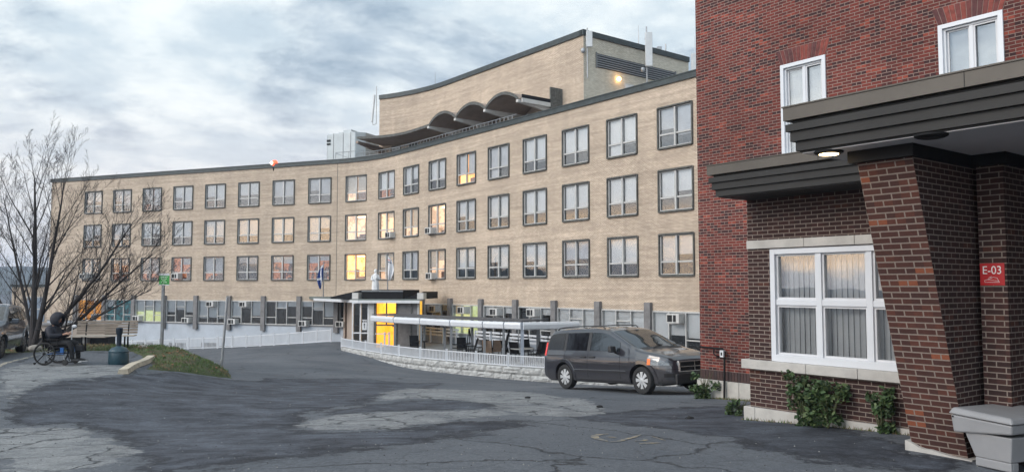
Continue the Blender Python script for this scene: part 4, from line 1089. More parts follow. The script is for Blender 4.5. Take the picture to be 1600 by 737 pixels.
m.quad(W(tR0,ROFF-16,zso), W(tR0,ROFF,zso), W(tR0,ROFF,14), W(tR0,ROFF-16,14), 0, [(0,zso),(16,zso),(16,14),(0,14)])
m.quad(W(18,ROFF-16,-4), W(tR0,ROFF-16,-4), W(tR0,ROFF-16,14), W(18,ROFF-16,14), 0, [(0,-4),(20,-4),(20,14),(0,14)])
m.quad(W(18,ROFF,-4), W(18,ROFF-16,-4), W(18,ROFF-16,14), W(18,ROFF,14), 0, [(0,-4),(16,-4),(16,14),(0,14)])
m.quad(W(tR0,ROFF,14), W(18,ROFF,14), W(18,ROFF-16,14), W(tR0,ROFF-16,14))
m.build('wall', M_red, red)
# soldier course (bricks on end)
m = CMB()
def soldier(a, b, off, z0, z1):
    m.quad(W(a,off,z0), W(b,off,z0), W(b,off,z1), W(a,off,z1), 0, [(0.0,a),(0.0,b),((z1-z0)*.203/.22,b),((z1-z0)*.203/.22,a)])
wbox(m, tR0, .3, ROFF-.1, ROFF+.002, zst-.01, zso, 3); wbox(m, tR0, tR0+.1, ROFF-16, ROFF-.1, zst-.01, zso, 3)
rq = random.Random(8); q = tR0
while q < .2: wbox(m, q+.004, q+.071, ROFF-.02, ROFF+.016, zst+.004, zso-.006, rq.choice([0,0,1])); q += .0755
m.build('soldier_course', [simple('soldier_brown',(.050,.028,.026),.9,0,.2,9), simple('soldier_dark',(.036,.024,.024),.9,0,.2,9), M_dark, simple('soldier_mortar',(.20,.16,.14),.9)], red)
M_rstone = simple('stained_limestone', (0.38,0.365,0.335), .9, 0, .3, 1.8, .3, 45)
m = CMB()
xs = [tR0-.05, tR0+1.05, tR0+2.05, 0.3]
for a, b in zip(xs[:-1], xs[1:]): wbox(m, a+.004, b-.004, ROFF-.3, ROFF+.07, -3.6, zst-.0)
wbox(m, tR0-.05, tR0+.5, ROFF-16, ROFF-.302, -4.5, zst); m.build('stone_base', M_rstone, red, bevel=.008)
def near_window(t0, t1, z0, z1, off, par):
    m = CMB(); f = .07
    wbox(m, t0, t0+f, off-.14, off+.03, z0, z1); wbox(m, t1-f, t1, off-.14, off+.03, z0, z1); wbox(m, t0+f, t1-f, off-.14, off+.03, z1-f, z1); wbox(m, t0+f, t1-f, off-.14, off+.03, z0, z0+f)
    g_ = f+.035
    wbox(m, t0+f, t0+g_, off-.14, off-.02, z0+f, z1-f); wbox(m, t1-g_, t1-f, off-.14, off-.02, z0+f, z1-f); wbox(m, t0+g_, t1-g_, off-.14, off-.02, z1-g_, z1-f)
    tm = (t0+t1)/2; wbox(m, tm-.03, tm+.03, off-.12, off-.03, z0+f, z1-g_)
    fr = m.build('window', M_vinyl, par)
    for a, b, oo in ((t0+g_, tm-.03, -.10), (tm+.03, t1-g_, -.07)):
        m = CMB(); q = .03
        wbox(m, a, a+q, off+oo, off+oo+.03, z0+f, z1-g_); wbox(m, b-q, b, off+oo, off+oo+.03, z0+f, z1-g_); wbox(m, a+q, b-q, off+oo, off+oo+.03, z1-g_-q, z1-g_); m.build('sash', M_white, fr)
    m = CMB(); m.quad(W(t0+f,off-.085,z0+f), W(t1-f,off-.085,z0+f), W(t1-f,off-.085,z1-f), W(t0+f,off-.085,z1-f)); m.build('pane', M_glass2, fr)
    m = CMB(); wbox(m, t0+f, t1-f, off-.17, off-.155, z0+f, z1-f); m.build('blind', simple('pale_shade', (.46,.49,.50), .8, var=.05), fr)
    return fr
for (a, b, z0, z1) in holes: near_window(a, b, z0, z1, ROFF, red)
rv = random.Random(11)
for (a, b, z0, z1) in holes:
    m = CMB(); n_ = 13; hh_ = .30; sp = .10
    for i in range(n_):
        f0, f1 = i/n_, (i+1)/n_; x0, x1 = a+(b-a)*f0+.006, a+(b-a)*f1-.006; X0, X1 = a-sp+(b-a+2*sp)*f0+.006, a-sp+(b-a+2*sp)*f1-.006
        bp = [W(x0,ROFF-.02,z1+.008),W(x1,ROFF-.02,z1+.008),W(x1,ROFF+.014,z1+.008),W(x0,ROFF+.014,z1+.008)]; tp = [W(X0,ROFF-.02,z1+hh_),W(X1,ROFF-.02,z1+hh_),W(X1,ROFF+.014,z1+hh_),W(X0,ROFF+.014,z1+hh_)]
        m.hexa(bp, tp, rv.choice([0,0,1,1,2]))
    m.hexa([W(a-.0,ROFF-.02,z1),W(b,ROFF-.02,z1),W(b,ROFF+.006,z1),W(a,ROFF+.006,z1)],[W(a-sp,ROFF-.02,z1+hh_+.01),W(b+sp,ROFF-.02,z1+hh_+.01),W(b+sp,ROFF+.006,z1+hh_+.01),W(a-sp,ROFF+.006,z1+hh_+.01)],3)
    m.build('window_arch', [simple('arch_brick_red',(.19,.045,.034),.9,0,.3,12), simple('arch_brick_dark',(.085,.030,.030),.9,0,.3,12), simple('arch_brick_mid',(.13,.036,.032),.9,0,.3,12), simple('arch_mortar',(.27,.19,.165),.9)], red)

# brown wing
brw = empty('brown_brick_wing', W(0,0,-2.1)); tag(brw, 'low brown brick wing with a big white window in front of the red building', 'building')
bw0, bzt = onp(1202,389,0); _, bzb = onp(1202,563,0)
tm1 = onp(1280,470,0)[0]; tm2 = onp(1354,470,0)[0]
lw_ = (tm2-bw0-.06)/2; bw1 = bw0 + 3*lw_ + .16
ztr = onp(1280,473,0)[1]
ZSOF = onp(1140,307,.70)[1]; ZST = onp(1172,634,0)[1]
TE = 12.0
t_in = onp(1525,262,1.21)[0]; t_out = onp(1567,258,1.21)[0]
m = CMB(); ts = [0.0, bw0, bw1, t_in+.05]; zs = [ZST, bzb, bzt, 1.45]
wallgrid(m, ts, zs, 0.0, [(bw0,bw1,bzb,bzt)])
m.quad(W(0,ROFF,ZST), W(0,0,ZST), W(0,0,1.45), W(0,ROFF,1.45), 0, [(ROFF,ZST),(0,ZST),(0,1.45),(ROFF,1.45)])
m.quad(W(bw0,0,bzb), W(bw0,-.14,bzb), W(bw0,-.14,bzt), W(bw0,0,bzt), 0, [(0,bzb),(.14,bzb),(.14,bzt),(0,bzt)])
m.build('wall', M_brown, brw)
# projecting wall that carries the sign
m = CMB(); zlo = -2.2
m.quad(W(t_in,1.21,zlo), W(t_out,1.21,zlo), W(t_out,1.21,1.45), W(t_in,1.21,1.45), 0, [(t_in,zlo),(t_out,zlo),(t_out,1.45),(t_in,1.45)])
m.quad(W(t_out,1.21,zlo), W(t_out,.35,zlo), W(t_out,.35,1.45), W(t_out,1.21,1.45), 0, [(t_out,zlo),(t_out+.86,zlo),(t_out+.86,1.45),(t_out,1.45)])
m.quad(W(t_out,.35,zlo), W(TE,.35,zlo), W(TE,.35,1.45), W(t_out,.35,1.45), 0, [(t_out,zlo),(TE,zlo),(TE,1.45),(t_out,1.45)])
m.build('sign_wall', M_brown, brw)
# leaning pier
pbl, zbl = onp(1414,702,1.51); pbr, zbr = onp(1500,715,1.51); ptl, ztl = onp(1349.5,253,2.5); ptr, ztr_ = onp(1436,243.5,2.5)
print('pier', pbl, pbr, ptl, ptr, zbl, zbr, ztl, ztr_, 'tin', t_in, t_out, 'zsof', ZSOF, 'win', bw0, bw1, bzt, bzb, 'red', tR0, zt1)
tl, tr = (pbl+ptl)/2, (pbr+ptr)/2
zpb = -1.90; zpt = 1.45; ob, ot = 1.51-.04, 2.5+.03
m = CMB()
def pq(t0, o0, z0, t1, o1, z1, t2, o2, z2, t3, o3, z3, uv): m.quad(W(t0,o0,z0), W(t1,o1,z1), W(t2,o2,z2), W(t3,o3,z3), 0, uv)
nz = 10
for i in range(nz):
    za, zc_ = zpb+(zpt-zpb)*i/nz, zpb+(zpt-zpb)*(i+1)/nz; oa, oc = ob+(ot-ob)*i/nz, ob+(ot-ob)*(i+1)/nz
    pq(tl,oa,za, tr,oa,za, tr,oc,zc_, tl,oc,zc_, [(0,za*1.04),(tr-tl,za*1.04),(tr-tl,zc_*1.04),(0,zc_*1.04)])
m.build('leaning_pier', M_pierlit, brw)
m = CMB()
for i in range(nz):
    za, zc_ = zpb+(zpt-zpb)*i/nz, zpb+(zpt-zpb)*(i+1)/nz; oa, oc = ob+(ot-ob)*i/nz, ob+(ot-ob)*(i+1)/nz
    pq(tr,oa,za, tr,0,za, tr,0,zc_, tr,oc,zc_, [(-oa,za*1.04),(0,za*1.04),(0,zc_*1.04),(-oc,zc_*1.04)])
    pq(tl,0,za, tl,oa,za, tl,oc,zc_, tl,0,zc_, [(0,za*1.04),(oa,za*1.04),(oc,zc_*1.04),(0,zc_*1.04)])
m.build('pier_side', M_brown, brw)
# pier foot, broken stone
m = CMB(); rf_ = random.Random(2); N_ = 10
top = [W(tl-.05+(tr-tl+.12)*i/N_, ob+.09, zpb+.05+.10*(1-i/N_)**2+.02*rf_.random()) for i in range(N_+1)]
for i in range(N_):
    a, b = top[i], top[i+1]; dn = nn*.05
    m.hexa([Vector((a.x,a.y,-2.5)),Vector((b.x,b.y,-2.5)),Vector((b.x,b.y,-2.5))-nn*.6,Vector((a.x,a.y,-2.5))-nn*.6],[a,b,b-nn*.6,a-nn*.6])
m.build('stone_foot', M_stone, brw)
# stone base of the wing, lintel, sill
m = CMB()
xs = [-.09, .12, 1.25, 2.4, tl+.3]
for a, b in zip(xs[:-1], xs[1:]): wbox(m, a+.003, b-.003, -.2, .06, -3.0, ZST)
m.build('stone_base', M_stone, brw, bevel=.01)
m = CMB(); zl0, zl1 = onp(1172,389,.03)[1], onp(1172,376,.03)[1]
for a, b in ((0.0,1.02),(1.02,1.82),(1.82,2.9)): wbox(m, a+.003, b-.003, -.1, .035, zl0, zl1)
m.build('lintel', M_stone, brw, bevel=.006)
m = CMB(); zs1 = bzb; zs0 = onp(1168,575,.08)[1]
for a, b in ((-.09,1.05),(1.05,1.85),(1.85,3.2)): wbox(m, a+.003, b-.003, -.2, .10, zs0, zs1)
m.build('sill', M_stone, brw, bevel=.008)
# big white window, three by two lights
m = CMB(); f = .085; off = 0.0
wbox(m, bw0, bw0+f, -.16, .0, bzb, bzt); wbox(m, bw1-f, bw1, -.16, .0, bzb, bzt); wbox(m, bw0+f, bw1-f, -.16, .0, bzt-f, bzt); wbox(m, bw0+f, bw1-f, -.16, .02, bzb, bzb+f+.02)
cols = [bw0+f] ; lw2 = (bw1-bw0-2*f-2*.09)/3
x = bw0+f; cells = []
for i in range(3):
    cells.append((x, x+lw2)); x += lw2
    if i < 2: wbox(m, x, x+.09, -.15, -.02, bzb+f+.02, bzt-f); x += .09
for a, b in cells: wbox(m, a, b, -.145, -.025, ztr-.045, ztr+.045)
bwin = m.build('window', M_vinyl, brw, bevel=.006)
m = CMB()
for a, b in cells:
    for z0, z1 in ((bzb+f+.02, ztr-.045),(ztr+.045, bzt-f)):
        q = .03
        wbox(m, a, a+q, -.13, -.05, z0, z1); wbox(m, b-q, b, -.13, -.05, z0, z1); wbox(m, a+q, b-q, -.13, -.05, z0, z0+q); wbox(m, a+q, b-q, -.13, -.05, z1-q, z1)
m.build('sash', M_white, bwin)
m = CMB(); m.quad(W(bw0+f,-.09,bzb+f), W(bw1-f,-.09,bzb+f), W(bw1-f,-.09,bzt-f), W(bw0+f,-.09,bzt-f)); m.build('pane', M_glass2, bwin)
m = CMB(); x = bw0+.12; rbv = random.Random(4)
while x < bw1-.1:
    an = R(12+rbv.uniform(-6, 6)); cx, hx = x, .047
    p0 = (cx-hx*math.cos(an), -.25-hx*math.sin(an)); p1 = (cx+hx*math.cos(an), -.25+hx*math.sin(an))
    z0_, z1_ = bzb+.1+rbv.uniform(0,.01), bzt-.02
    pts = [W(p0[0]+(p1[0]-p0[0])*q/4, p0[1]+(p1[1]-p0[1])*q/4 + .012*math.sin(PI*q/4), z) for z in (z0_, z1_) for q in range(5)]
    m.add(pts, [(q, q+1, 6+q, 5+q) for q in range(4)])
    x += .088
m.build('vertical_blind', simple('grey_vertical_blind', (.42,.43,.43), .8, var=.1, scale=2), bwin, smooth=True)
m = CMB(); d = 2.0
p = [W(a, o, z) for a, o, z in ((bw0,-.16,bzb),(bw1,-.16,bzb),(bw1,-d,bzb),(bw0,-d,bzb),(bw0,-.16,bzt),(bw1,-.16,bzt),(bw1,-d,bzt),(bw0,-d,bzt))]
m.add(p, [(0,1,2,3),(4,5,6,7),(1,2,6,5),(2,3,7,6),(3,0,4,7)]); m.build('room', M_roomdark, bwin)
# fascias
def fascia(t0, t1, o_, zb0, zt0, back, name, left_end=True):
    h = zt0-zb0
    steps = [(0.70,1.0,0.0,1),(0.62,0.70,-.07,0),(0.46,0.62,-.015,0),(0.24,0.46,-.05,0),(0.03,0.24,-.09,0),(0.0,0.03,-.12,0)]
    m = CMB()
    for a, b, d_, mi in steps: wbox(m, t0-d_*(1 if left_end else 0), t1, back, o_+d_, zb0+h*a+.001, zb0+h*b, mi)
    m.box((t0-.012,back,zt0-.004),(t1,o_+.012,zt0+.012),1,WM)
    for q in np.arange(t0+1.9, t1, 2.4): m.box((q-.004,o_+.0005,zb0+h*.7),(q+.004,o_+.003,zt0-.006),0,WM)
    return m.build(name, [M_brz, M_brzcap], brw, bevel=.004)
ztL = onp(1128,256,.82)[1]
fascia(-.12, 2.9, .82, ZSOF, ztL, -3.1, 'wing_fascia')
OC = 3.0; tCL, zCT = onp(1223,169,OC); _, zCB = onp(1236,240,OC-.1)
print('canopy', tCL, zCT, zCB, ztL)
fascia(tCL, TE, OC, zCB, zCT, 0.05, 'canopy_fascia')
m = CMB(); wbox(m, tCL+.14, TE, .06, OC-.14, zCB-.012, zCB-.001); m.build('soffit', M_soffit, brw)
# dark trim where walls meet the soffit
m = CMB(); zq = zCB-.013; zt0 = zCB-.14
def trim(t0, t1, o0, o1, z0=None): wbox(m, t0, t1, o0, o1, z0 if z0 else zt0, zq)
trim(tl-.06, tr+.05, .0, ot+.05); trim(tr+.05, t_out+.05, .0, 1.27); trim(t_out+.05, TE, .0, .42)
m.build('soffit_trim', M_black, brw)
# ceiling lights
for px, py, lit in ((1295,238,True),(1455,212,False)):
    p = onz(px, py, zCB-.02)
    m = CMB(); m.lathe([(.125,-.028),(.15,-.016),(.15,.004)], 28, 0, Matrix.Translation((p.x,p.y,zCB-.012)))
    r_ = MB.build(m, 'soffit_light', M_black, None); r_.parent = brw; r_.matrix_parent_inverse = Matrix.Translation(-brw.location)
    m = CMB(); m.lathe([(.10,-.034),(.10,-.028)], 24, 0, Matrix.Translation((p.x,p.y,zCB-.012)))
    m.build('lens', simple('lit_soffit_lens', (1,.8,.5), .4, var=0, emit=(1,.72,.36), estr=9) if lit else M_dark, r_)
    if lit:
        l2 = bpy.data.lights.new('soffit_lamp', 'POINT'); l2.energy = .35; l2.color = (1,.72,.42); l2.shadow_soft_size = .08
        o2 = bpy.data.objects.new('soffit_lamp', l2); C.objects.link(o2); o2.location = (p.x, p.y, zCB-.12)
# E-03 sign
ts0, zs0_ = onp(1532,445,1.22); ts1, zs1_ = onp(1569,411,1.22)
zs0_ = (zs0_ + onp(1569,446,1.22)[1])/2; zs1_ = (zs1_+onp(1532,411,1.22)[1])/2
tcn, zcn = (ts0+ts1)/2, (zs0_+zs1_)/2; wS, hS = ts1-ts0, zs1_-zs0_
if ts1 > t_out-.005: ts1 = t_out-.005; tcn = (ts0+ts1)/2; wS = ts1-ts0
sgn = empty('entrance_sign', W(tcn,1.21,zcn)); tag(sgn, 'small square red sign reading E-03 in white on the dark brick wall', 'sign')
m = CMB(); wbox(m, ts0, ts1, 1.212, 1.222, zcn-hS/2, zcn+hS/2); m.build('plate', simple('red_sign_paint',(.42,.018,.022),.35,var=.03), sgn, bevel=.002)
SM = frame(W(tcn,1.2235,zcn), -u, Vector((0,0,1)), nn)
def sgtext(txt, size, dx, dz, mat, sx=1.0):
    o = text_mesh(txt, size, .0008, SM @ Matrix.Translation((dx,dz,0)), mat, 'lettering', None, sx=sx); o.parent = sgn; o.matrix_parent_inverse = Matrix.Translation(-sgn.location)
M_lett = simple('white_lettering',(.75,.74,.72),.5,var=0)
sgtext('E-03', hS*.52, 0, hS*.17, M_lett, .88 if wS > hS*.8 else .78)
m = CMB(); pts = []
def sp(x, y): return SM @ Vector((x*wS, y*hS, .0012))
m.tube([sp(-.30,-.36), sp(-.32,-.28), sp(-.18,-.24), sp(.05,-.13), sp(.2,-.17), sp(.26,-.3), sp(.3,-.36), sp(-.30,-.36)], .0022, 5)
m.tube([sp(-.18,-.24), sp(.1,-.28), sp(.26,-.3)], .0018, 5); m.tube([sp(-.15,-.16), sp(-.02,-.1)], .0018, 4); m.build('cap_drawing', M_lett, sgn)
# thin handrail and box on the red wall
tp, zp_ = onp(1132,545,ROFF+.1); tc_, _ = onp(1094,543,ROFF+.1); zbt = onp(1132,628,ROFF+.1)[1]
m = CMB(); m.tube([W(tc_,ROFF+.1,zp_+.01), W(tp-.05,ROFF+.1,zp_), W(tp,ROFF+.1,zp_-.05), W(tp,ROFF+.12,zst+.02), W(tp,ROFF+.14,zbt-.1)], .022, 8)
m.tube([W(tp-.28,ROFF+.1,zp_), W(tp-.28,ROFF+.1,zp_-.12), W(tp-.2,ROFF+.1,zp_-.16), W(tp-.2,ROFF,zp_-.18)], .015, 6)
r_ = empty('wall_pipe', W(tp,ROFF,zbt)); tag(r_, 'thin black pipe running down the red brick corner to the ground', 'pipe'); m.build('pipe', M_black, r_, smooth=True)
m = CMB(); tb_, zb3 = onp(1130,552,ROFF+.1); wbox(m, tb_-.045, tb_+.045, ROFF+.08, ROFF+.16, zb3-.07, zb3+.07); wbox(m, tb_-.02, tb_+.02, ROFF+.158, ROFF+.165, zb3-.035, zb3+.03, 1)
r2 = empty('outlet_box', W(tb_,ROFF,zb3)); tag(r2, 'small white outlet box fixed to the black pipe on red brick', 'outlet box'); m.build('casing', [M_white, M_dark], r2, bevel=.006)

# grit bin
bc = P(1583, 728, 8.0); bz = h1(bc.x, bc.y)+.05
hb_ = R(-24); bx = Vector((math.sin(-hb_)*-1, 0, 0))
fdir = Vector((math.sin(R(-24)), math.cos(R(-24)), 0))      # along the visible short side, away from the viewer
rdir = Vector((fdir.y, -fdir.x, 0))                         # along the long side, to the right
gb = empty('grit_bin', (bc.x, bc.y, bz)); tag(gb, 'grey plastic grit bin with sloping lid below the red sign', 'grit bin')
BM = frame(Vector((bc.x,bc.y,bz)), fdir, rdir)              # x away, y right
def ring(x0, x1, y0, y1, z): return [BM@Vector(p) for p in ((x0,y0,z),(x1,y0,z),(x1,y1,z),(x0,y1,z))]
M_bin = simple('grey_bin_plastic', (.23,.232,.24), .5, 0, .06, 5, .12, 90)
m = CMB(); zL = .30
m.hexa(ring(.02,.40,.0,.72,.05), ring(-.01,.50,-.02,.78,zL)); m.hexa(ring(.02,.10,.03,.12,-.04), ring(.02,.10,.03,.12,.05)); m.hexa(ring(.30,.40,.03,.12,-.04), ring(.30,.40,.03,.12,.05)); m.hexa(ring(.02,.40,.60,.70,-.04), ring(.02,.40,.6,.7,.05))
m.hexa(ring(.02,.40,.0,.03,-.04), ring(.02,.40,.0,.03,.05))
m.build('tub', M_bin, gb, bevel=.012)
m = CMB(); m.hexa([BM@Vector(p) for p in ((-.03,-.05,.335),(.60,-.05,.27),(.60,.83,.27),(-.03,.82,.335))], [BM@Vector(p) for p in ((-.04,-.06,.43),(.62,-.06,.455),(.62,.84,.455),(-.04,.84,.43))]); m.build('tub_rim', M_bin, gb, bevel=.018)
m = CMB(); m.hexa([BM@Vector(p) for p in ((-.06,-.08,.437),(.64,-.08,.462),(.64,.86,.462),(-.06,.86,.437))],[BM@Vector(p) for p in ((-.03,-.05,.50),(.60,-.05,.53),(.60,.82,.53),(-.03,.82,.50))]); m.build('lid', M_bin, gb, bevel=.02)
m = CMB(); p = BM@Vector((.59,-.063,.435)); m.ellipsoid(p, (.010,.010,.010)); m.build('hinge_pin', M_dark, gb)

# ================================================================ PARKED CARS
def vehicle(name, label, P_, M_body, M_trim):
    """x forward from the rear axle, y left, z up; profile tables in P_"""
    X0, X1 = P_['x0'], P_['x1']; wb, wr = P_['wb'], P_['wr']; ar = wr*1.19; zb0 = P_['zb']
    zt = lambda x: float(np.interp(x, *zip(*P_['top']))); zk = lambda x: float(np.interp(x, *zip(*P_['belt']))); hw = lambda x: float(np.interp(x, *zip(*P_['half'])))
    TU = P_['tumble']
    def zbot(x):
        z = float(np.interp(x, [X0, X0+.35, X1-.4, X1], [zb0+.16, zb0, zb0, zb0+.06]))
        for xw in (0, wb):
            if abs(x-xw) < ar: z = max(z, wr + math.sqrt(ar*ar-(x-xw)**2)*.98)
        return z
    def lowy(x, z):
        b, k_ = zb0, zk(x); f = (z-b)/max(.05, k_-b)
        return hw(x)*float(np.interp(f, [0,.12,.45,.72,.9,1.0], [.93,.965,1.0,.99,.965,.935]))
    def sidey(x, z): k_ = zk(x); return lowy(x, z) if z <= k_ else hw(x)*.935-TU*(z-k_)
    def topedge(x): k_ = zk(x); t_ = zt(x); return max(.15, hw(x)*.935-TU*max(0, t_-.10-k_)-.07)
    xs = sorted(set([round(v, 3) for v in list(np.arange(X0, X1, .06)) + [X1] + [p[0] for p in P_['top']] + list(np.arange(-ar, ar+.01, .03)) + [wb+q for q in np.arange(-ar, ar+.01, .03)] if X0 <= v <= X1+1e-6]))
    secs = []
    for x in xs:
        b, k_, t_ = zbot(x), zk(x), zt(x); k_ = min(k_, t_-.03)
        te = topedge(x); half = [(0, b+.01), (lowy(x, b)*.55, b), (lowy(x, b), b)]
        for f in (.1,.25,.45,.65,.82,.93): z = b+(k_-b)*f; half.append((lowy(x, z), z))
        half.append((lowy(x, zk(x))*1.0 if k_ == zk(x) else lowy(x, k_), k_))
        gh = t_-k_; zz = k_+gh*.5 if gh > .25 else k_+gh*.4
        half += [(sidey(x, zz) if gh > .25 else half[-1][0]*.985, zz)]
        zz = t_-.10 if gh > .25 else k_+gh*.7; half += [(te+.07 if gh > .25 else half[-1][0]*.97, zz), (te+.015 if gh > .25 else te*.98, t_-.035 if gh > .25 else k_+gh*.85), (te*.75, t_-.010), (te*.4, t_-.002), (0, t_)]
        secs.append([(x, y, z) for y, z in half] + [(x, -y, z) for y, z in half[-2:0:-1]])
    n_ = len(secs[0]); m = MB(); vs = [p for s_ in secs for p in s_]
    fs = [(i*n_+j, i*n_+(j+1)%n_, (i+1)*n_+(j+1)%n_, (i+1)*n_+j) for i in range(len(secs)-1) for j in range(n_)]
    fs += [tuple(range(n_)), tuple((len(secs)-1)*n_+j for j in range(n_-1, -1, -1))]
    m.add(vs, fs)
    root = empty(name); tag(root, label, 'minivan' if P_.get('van') else 'car')
    body = m.build('body', M_body, root, smooth=True, angle=40)
    def patch(pname, x0, x1, lo, hi, sgn, mat, par=None, off=.006, nu=14, nv=5, th=.004):
        m = MB(); pts = []
        for i in range(nu+1):
            x = x0+(x1-x0)*i/nu; a, b = (lo(x) if callable(lo) else lo), (hi(x) if callable(hi) else hi); b = max(b, a+.002)
            for j in range(nv+1): z = a+(b-a)*j/nv; pts.append((x, sgn*(sidey(x, z)+off), z))
        m.add(pts, [(i*(nv+1)+j, (i+1)*(nv+1)+j, (i+1)*(nv+1)+j+1, i*(nv+1)+j+1) for i in range(nu) for j in range(nv)])
        return m.build(pname, mat, par or root, smooth=True, angle=80)
    def cross(pname, x0, x1, f, mat, par=None, off=.008):
        m = MB(); nu, nv = 14, 12; pts = []
        for i in range(nu+1):
            x = x0+(x1-x0)*i/nu; te = topedge(x)*f; t_ = zt(x)
            for j in range(-nv//2, nv//2+1):
                q = abs(j)/(nv/2); y = te*j/(nv/2); yy = abs(y)/max(.01, topedge(x))
                z = t_ - float(np.interp(yy, [0,.4,.75,1.0], [0,.002,.010,.034])); pts.append((x, y, z+off))
        k_ = nv+1; m.add(pts, [(i*k_+j, (i+1)*k_+j, (i+1)*k_+j+1, i*k_+j+1) for i in range(nu) for j in range(nv)])
        return m.build(pname, mat, par or root, smooth=True, angle=80)
    # underbody and wheel housings
    m = MB(); m.box((X0+.3,-P_['w']*.42,zb0-.02),(X1-.3,P_['w']*.42,zb0+.25)); m.box((-ar*.9,-P_['w']*.40,zb0),(ar*.9,P_['w']*.40,wr*2.15)); m.box((wb-ar*.9,-P_['w']*.40,zb0),(wb+ar*.9,P_['w']*.40,wr*2.1)); m.build('underbody', M_dark, root)
    # wheels
    M_tyre = simple('tyre_rubber', (.018,.018,.019), .85, 0, .1, 20); M_rim = P_['rim']
    for xw in (0, wb):
        for sgn in (-1, 1):
            yo = sgn*(P_['w']/2-.03)
            Mx = Matrix.Translation((xw, yo, wr)) @ Matrix.Rotation(-sgn*PI/2, 4, 'X')    # lathe axis outward
            wm = empty('wheel'); wm.parent = root
            m = MB(); m.lathe([(wr*.64,-.20),(wr*.93,-.21),(wr,-.17),(wr,-.04),(wr*.95,-.005),(wr*.86,.004),(wr*.70,-.004),(wr*.655,-.02)], 40, 0, Mx); m.build('tyre', M_tyre, wm, smooth=True)
            m = MB(); m.lathe([(.001,-.10),(wr*.6,-.10),(wr*.66,-.02),(wr*.62,-.012),(wr*.585,-.03),(wr*.56,-.055),(.001,-.055)], 40, 1, Mx)
            ns = P_['spokes']
            for k_ in range(ns):
                for da in ((-.13,.13) if ns == 5 else (0,)):
                    a_ = 2*PI*k_/ns; c0 = Vector((math.cos(a_+da*.5), math.sin(a_+da*.5), 0)); c1 = Vector((math.cos(a_+da*2.3), math.sin(a_+da*2.3), 0)); t_ = Vector((-math.sin(a_), math.cos(a_), 0))
                    w0, w1_ = .024 if ns == 5 else .018, .028 if ns == 5 else .05
                    b_ = [c0*wr*.08-t_*w0, c1*wr*.61-t_*w1_, c1*wr*.61+t_*w1_, c0*wr*.08+t_*w0]
                    m.hexa([Mx@(q+Vector((0,0,-.055))) for q in b_], [Mx@(q+Vector((0,0,-.012 if i in (1,2) else .0))) for i, q in enumerate(b_)])
            m.lathe([(wr*.17,-.05),(wr*.17,.0),(wr*.1,.008),(.001,.008)], 20, 0, Mx)
            m.build('rim', [M_rim, simple('rim_recess', (.03,.03,.03), .6)], wm, smooth=True, angle=30)
            # arch lip
            m = MB(); pts = []; na = 26
            for i in range(na+1):
                a_ = PI*(-.06+1.12*i/na); x = xw+ar*math.cos(a_)*1.0; z = wr+ar*math.sin(a_)
                z = max(z, zb0+.02); x2 = xw+(ar+.085)*math.cos(a_); z2 = max(wr+(ar+.085)*math.sin(a_), zb0+.02)
                xo = min(max(x, X0+.02), X1-.02); x2 = min(max(x2, X0+.02), X1-.02)
                pts += [(xo, sgn*(sidey(xo, z)+.020), z), (x2, sgn*(sidey(x2, z2)+.022), z2), (x2+(x2-xo)*.12, sgn*(sidey(x2, z2)+.001), z2+(z2-z)*.12), (xo, sgn*(sidey(xo, z)-.04), z)]
            m.add(pts, [(i*4+j, i*4+(j+1)%4, (i+1)*4+(j+1)%4, (i+1)*4+j) for i in range(na) for j in range(4)]); m.build('wheel_arch', M_body, root, smooth=True, angle=50)
    return dict(root=root, patch=patch, cross=cross, zt=zt, zk=zk, hw=hw, sidey=sidey, topedge=topedge, zbot=zbot, body=body)

def carpaint(name, col, rough=.28):
    s = NT(name); s.b.inputs['Metallic'].default_value = 0.0
    s.b.inputs['Coat Weight'].default_value = 1.0; s.b.inputs['Coat Roughness'].default_value = .03; s.b.inputs['Coat IOR'].default_value = 1.55
    zz = s.n('ShaderNodeSeparateXYZ'); s.l(s.obj(), zz.inputs[0])
    low = s.ramp(zz.outputs[2], [(.25, 1.0), (.60, 0.0)])
    dirt = s.math('MULTIPLY', s.ramp(s.noise(3.2, 6, .65, s.obj()), [(.35, .3), (.7, 1.0)]), low)
    s.l(s.mix(s.math('MULTIPLY', dirt, .45), col, (.09,.085,.08)), s.b.inputs['Base Color'])
    s.l(s.math('ADD', s.math('MULTIPLY', dirt, .4), rough), s.b.inputs['Roughness']); return s.m
M_van = carpaint('dark_grey_metallic', (.016,.016,.022)); M_chrome = simple('chrome', (.62,.62,.63), .18, 1.0, 0); M_hub = simple('silver_wheel_trim', (.50,.51,.52), .4, .35, .05)
M_redl = simple('red_lens', (.60,.015,.015), .15, 0, 0, coat=.5, emit=(1,.03,.02), estr=.12); M_amber = simple('amber_lens', (.75,.16,.02), .2, 0, 0); M_clear = simple('headlamp_lens', (.12,.125,.13), .12, .3, .6, 14, coat=1)
M_plast = simple('black_trim_plastic', (.02,.02,.022), .55, 0, .1, 10); M_refl = simple('headlamp_bowl', (.10,.10,.105), .25, .6, .2, 20)
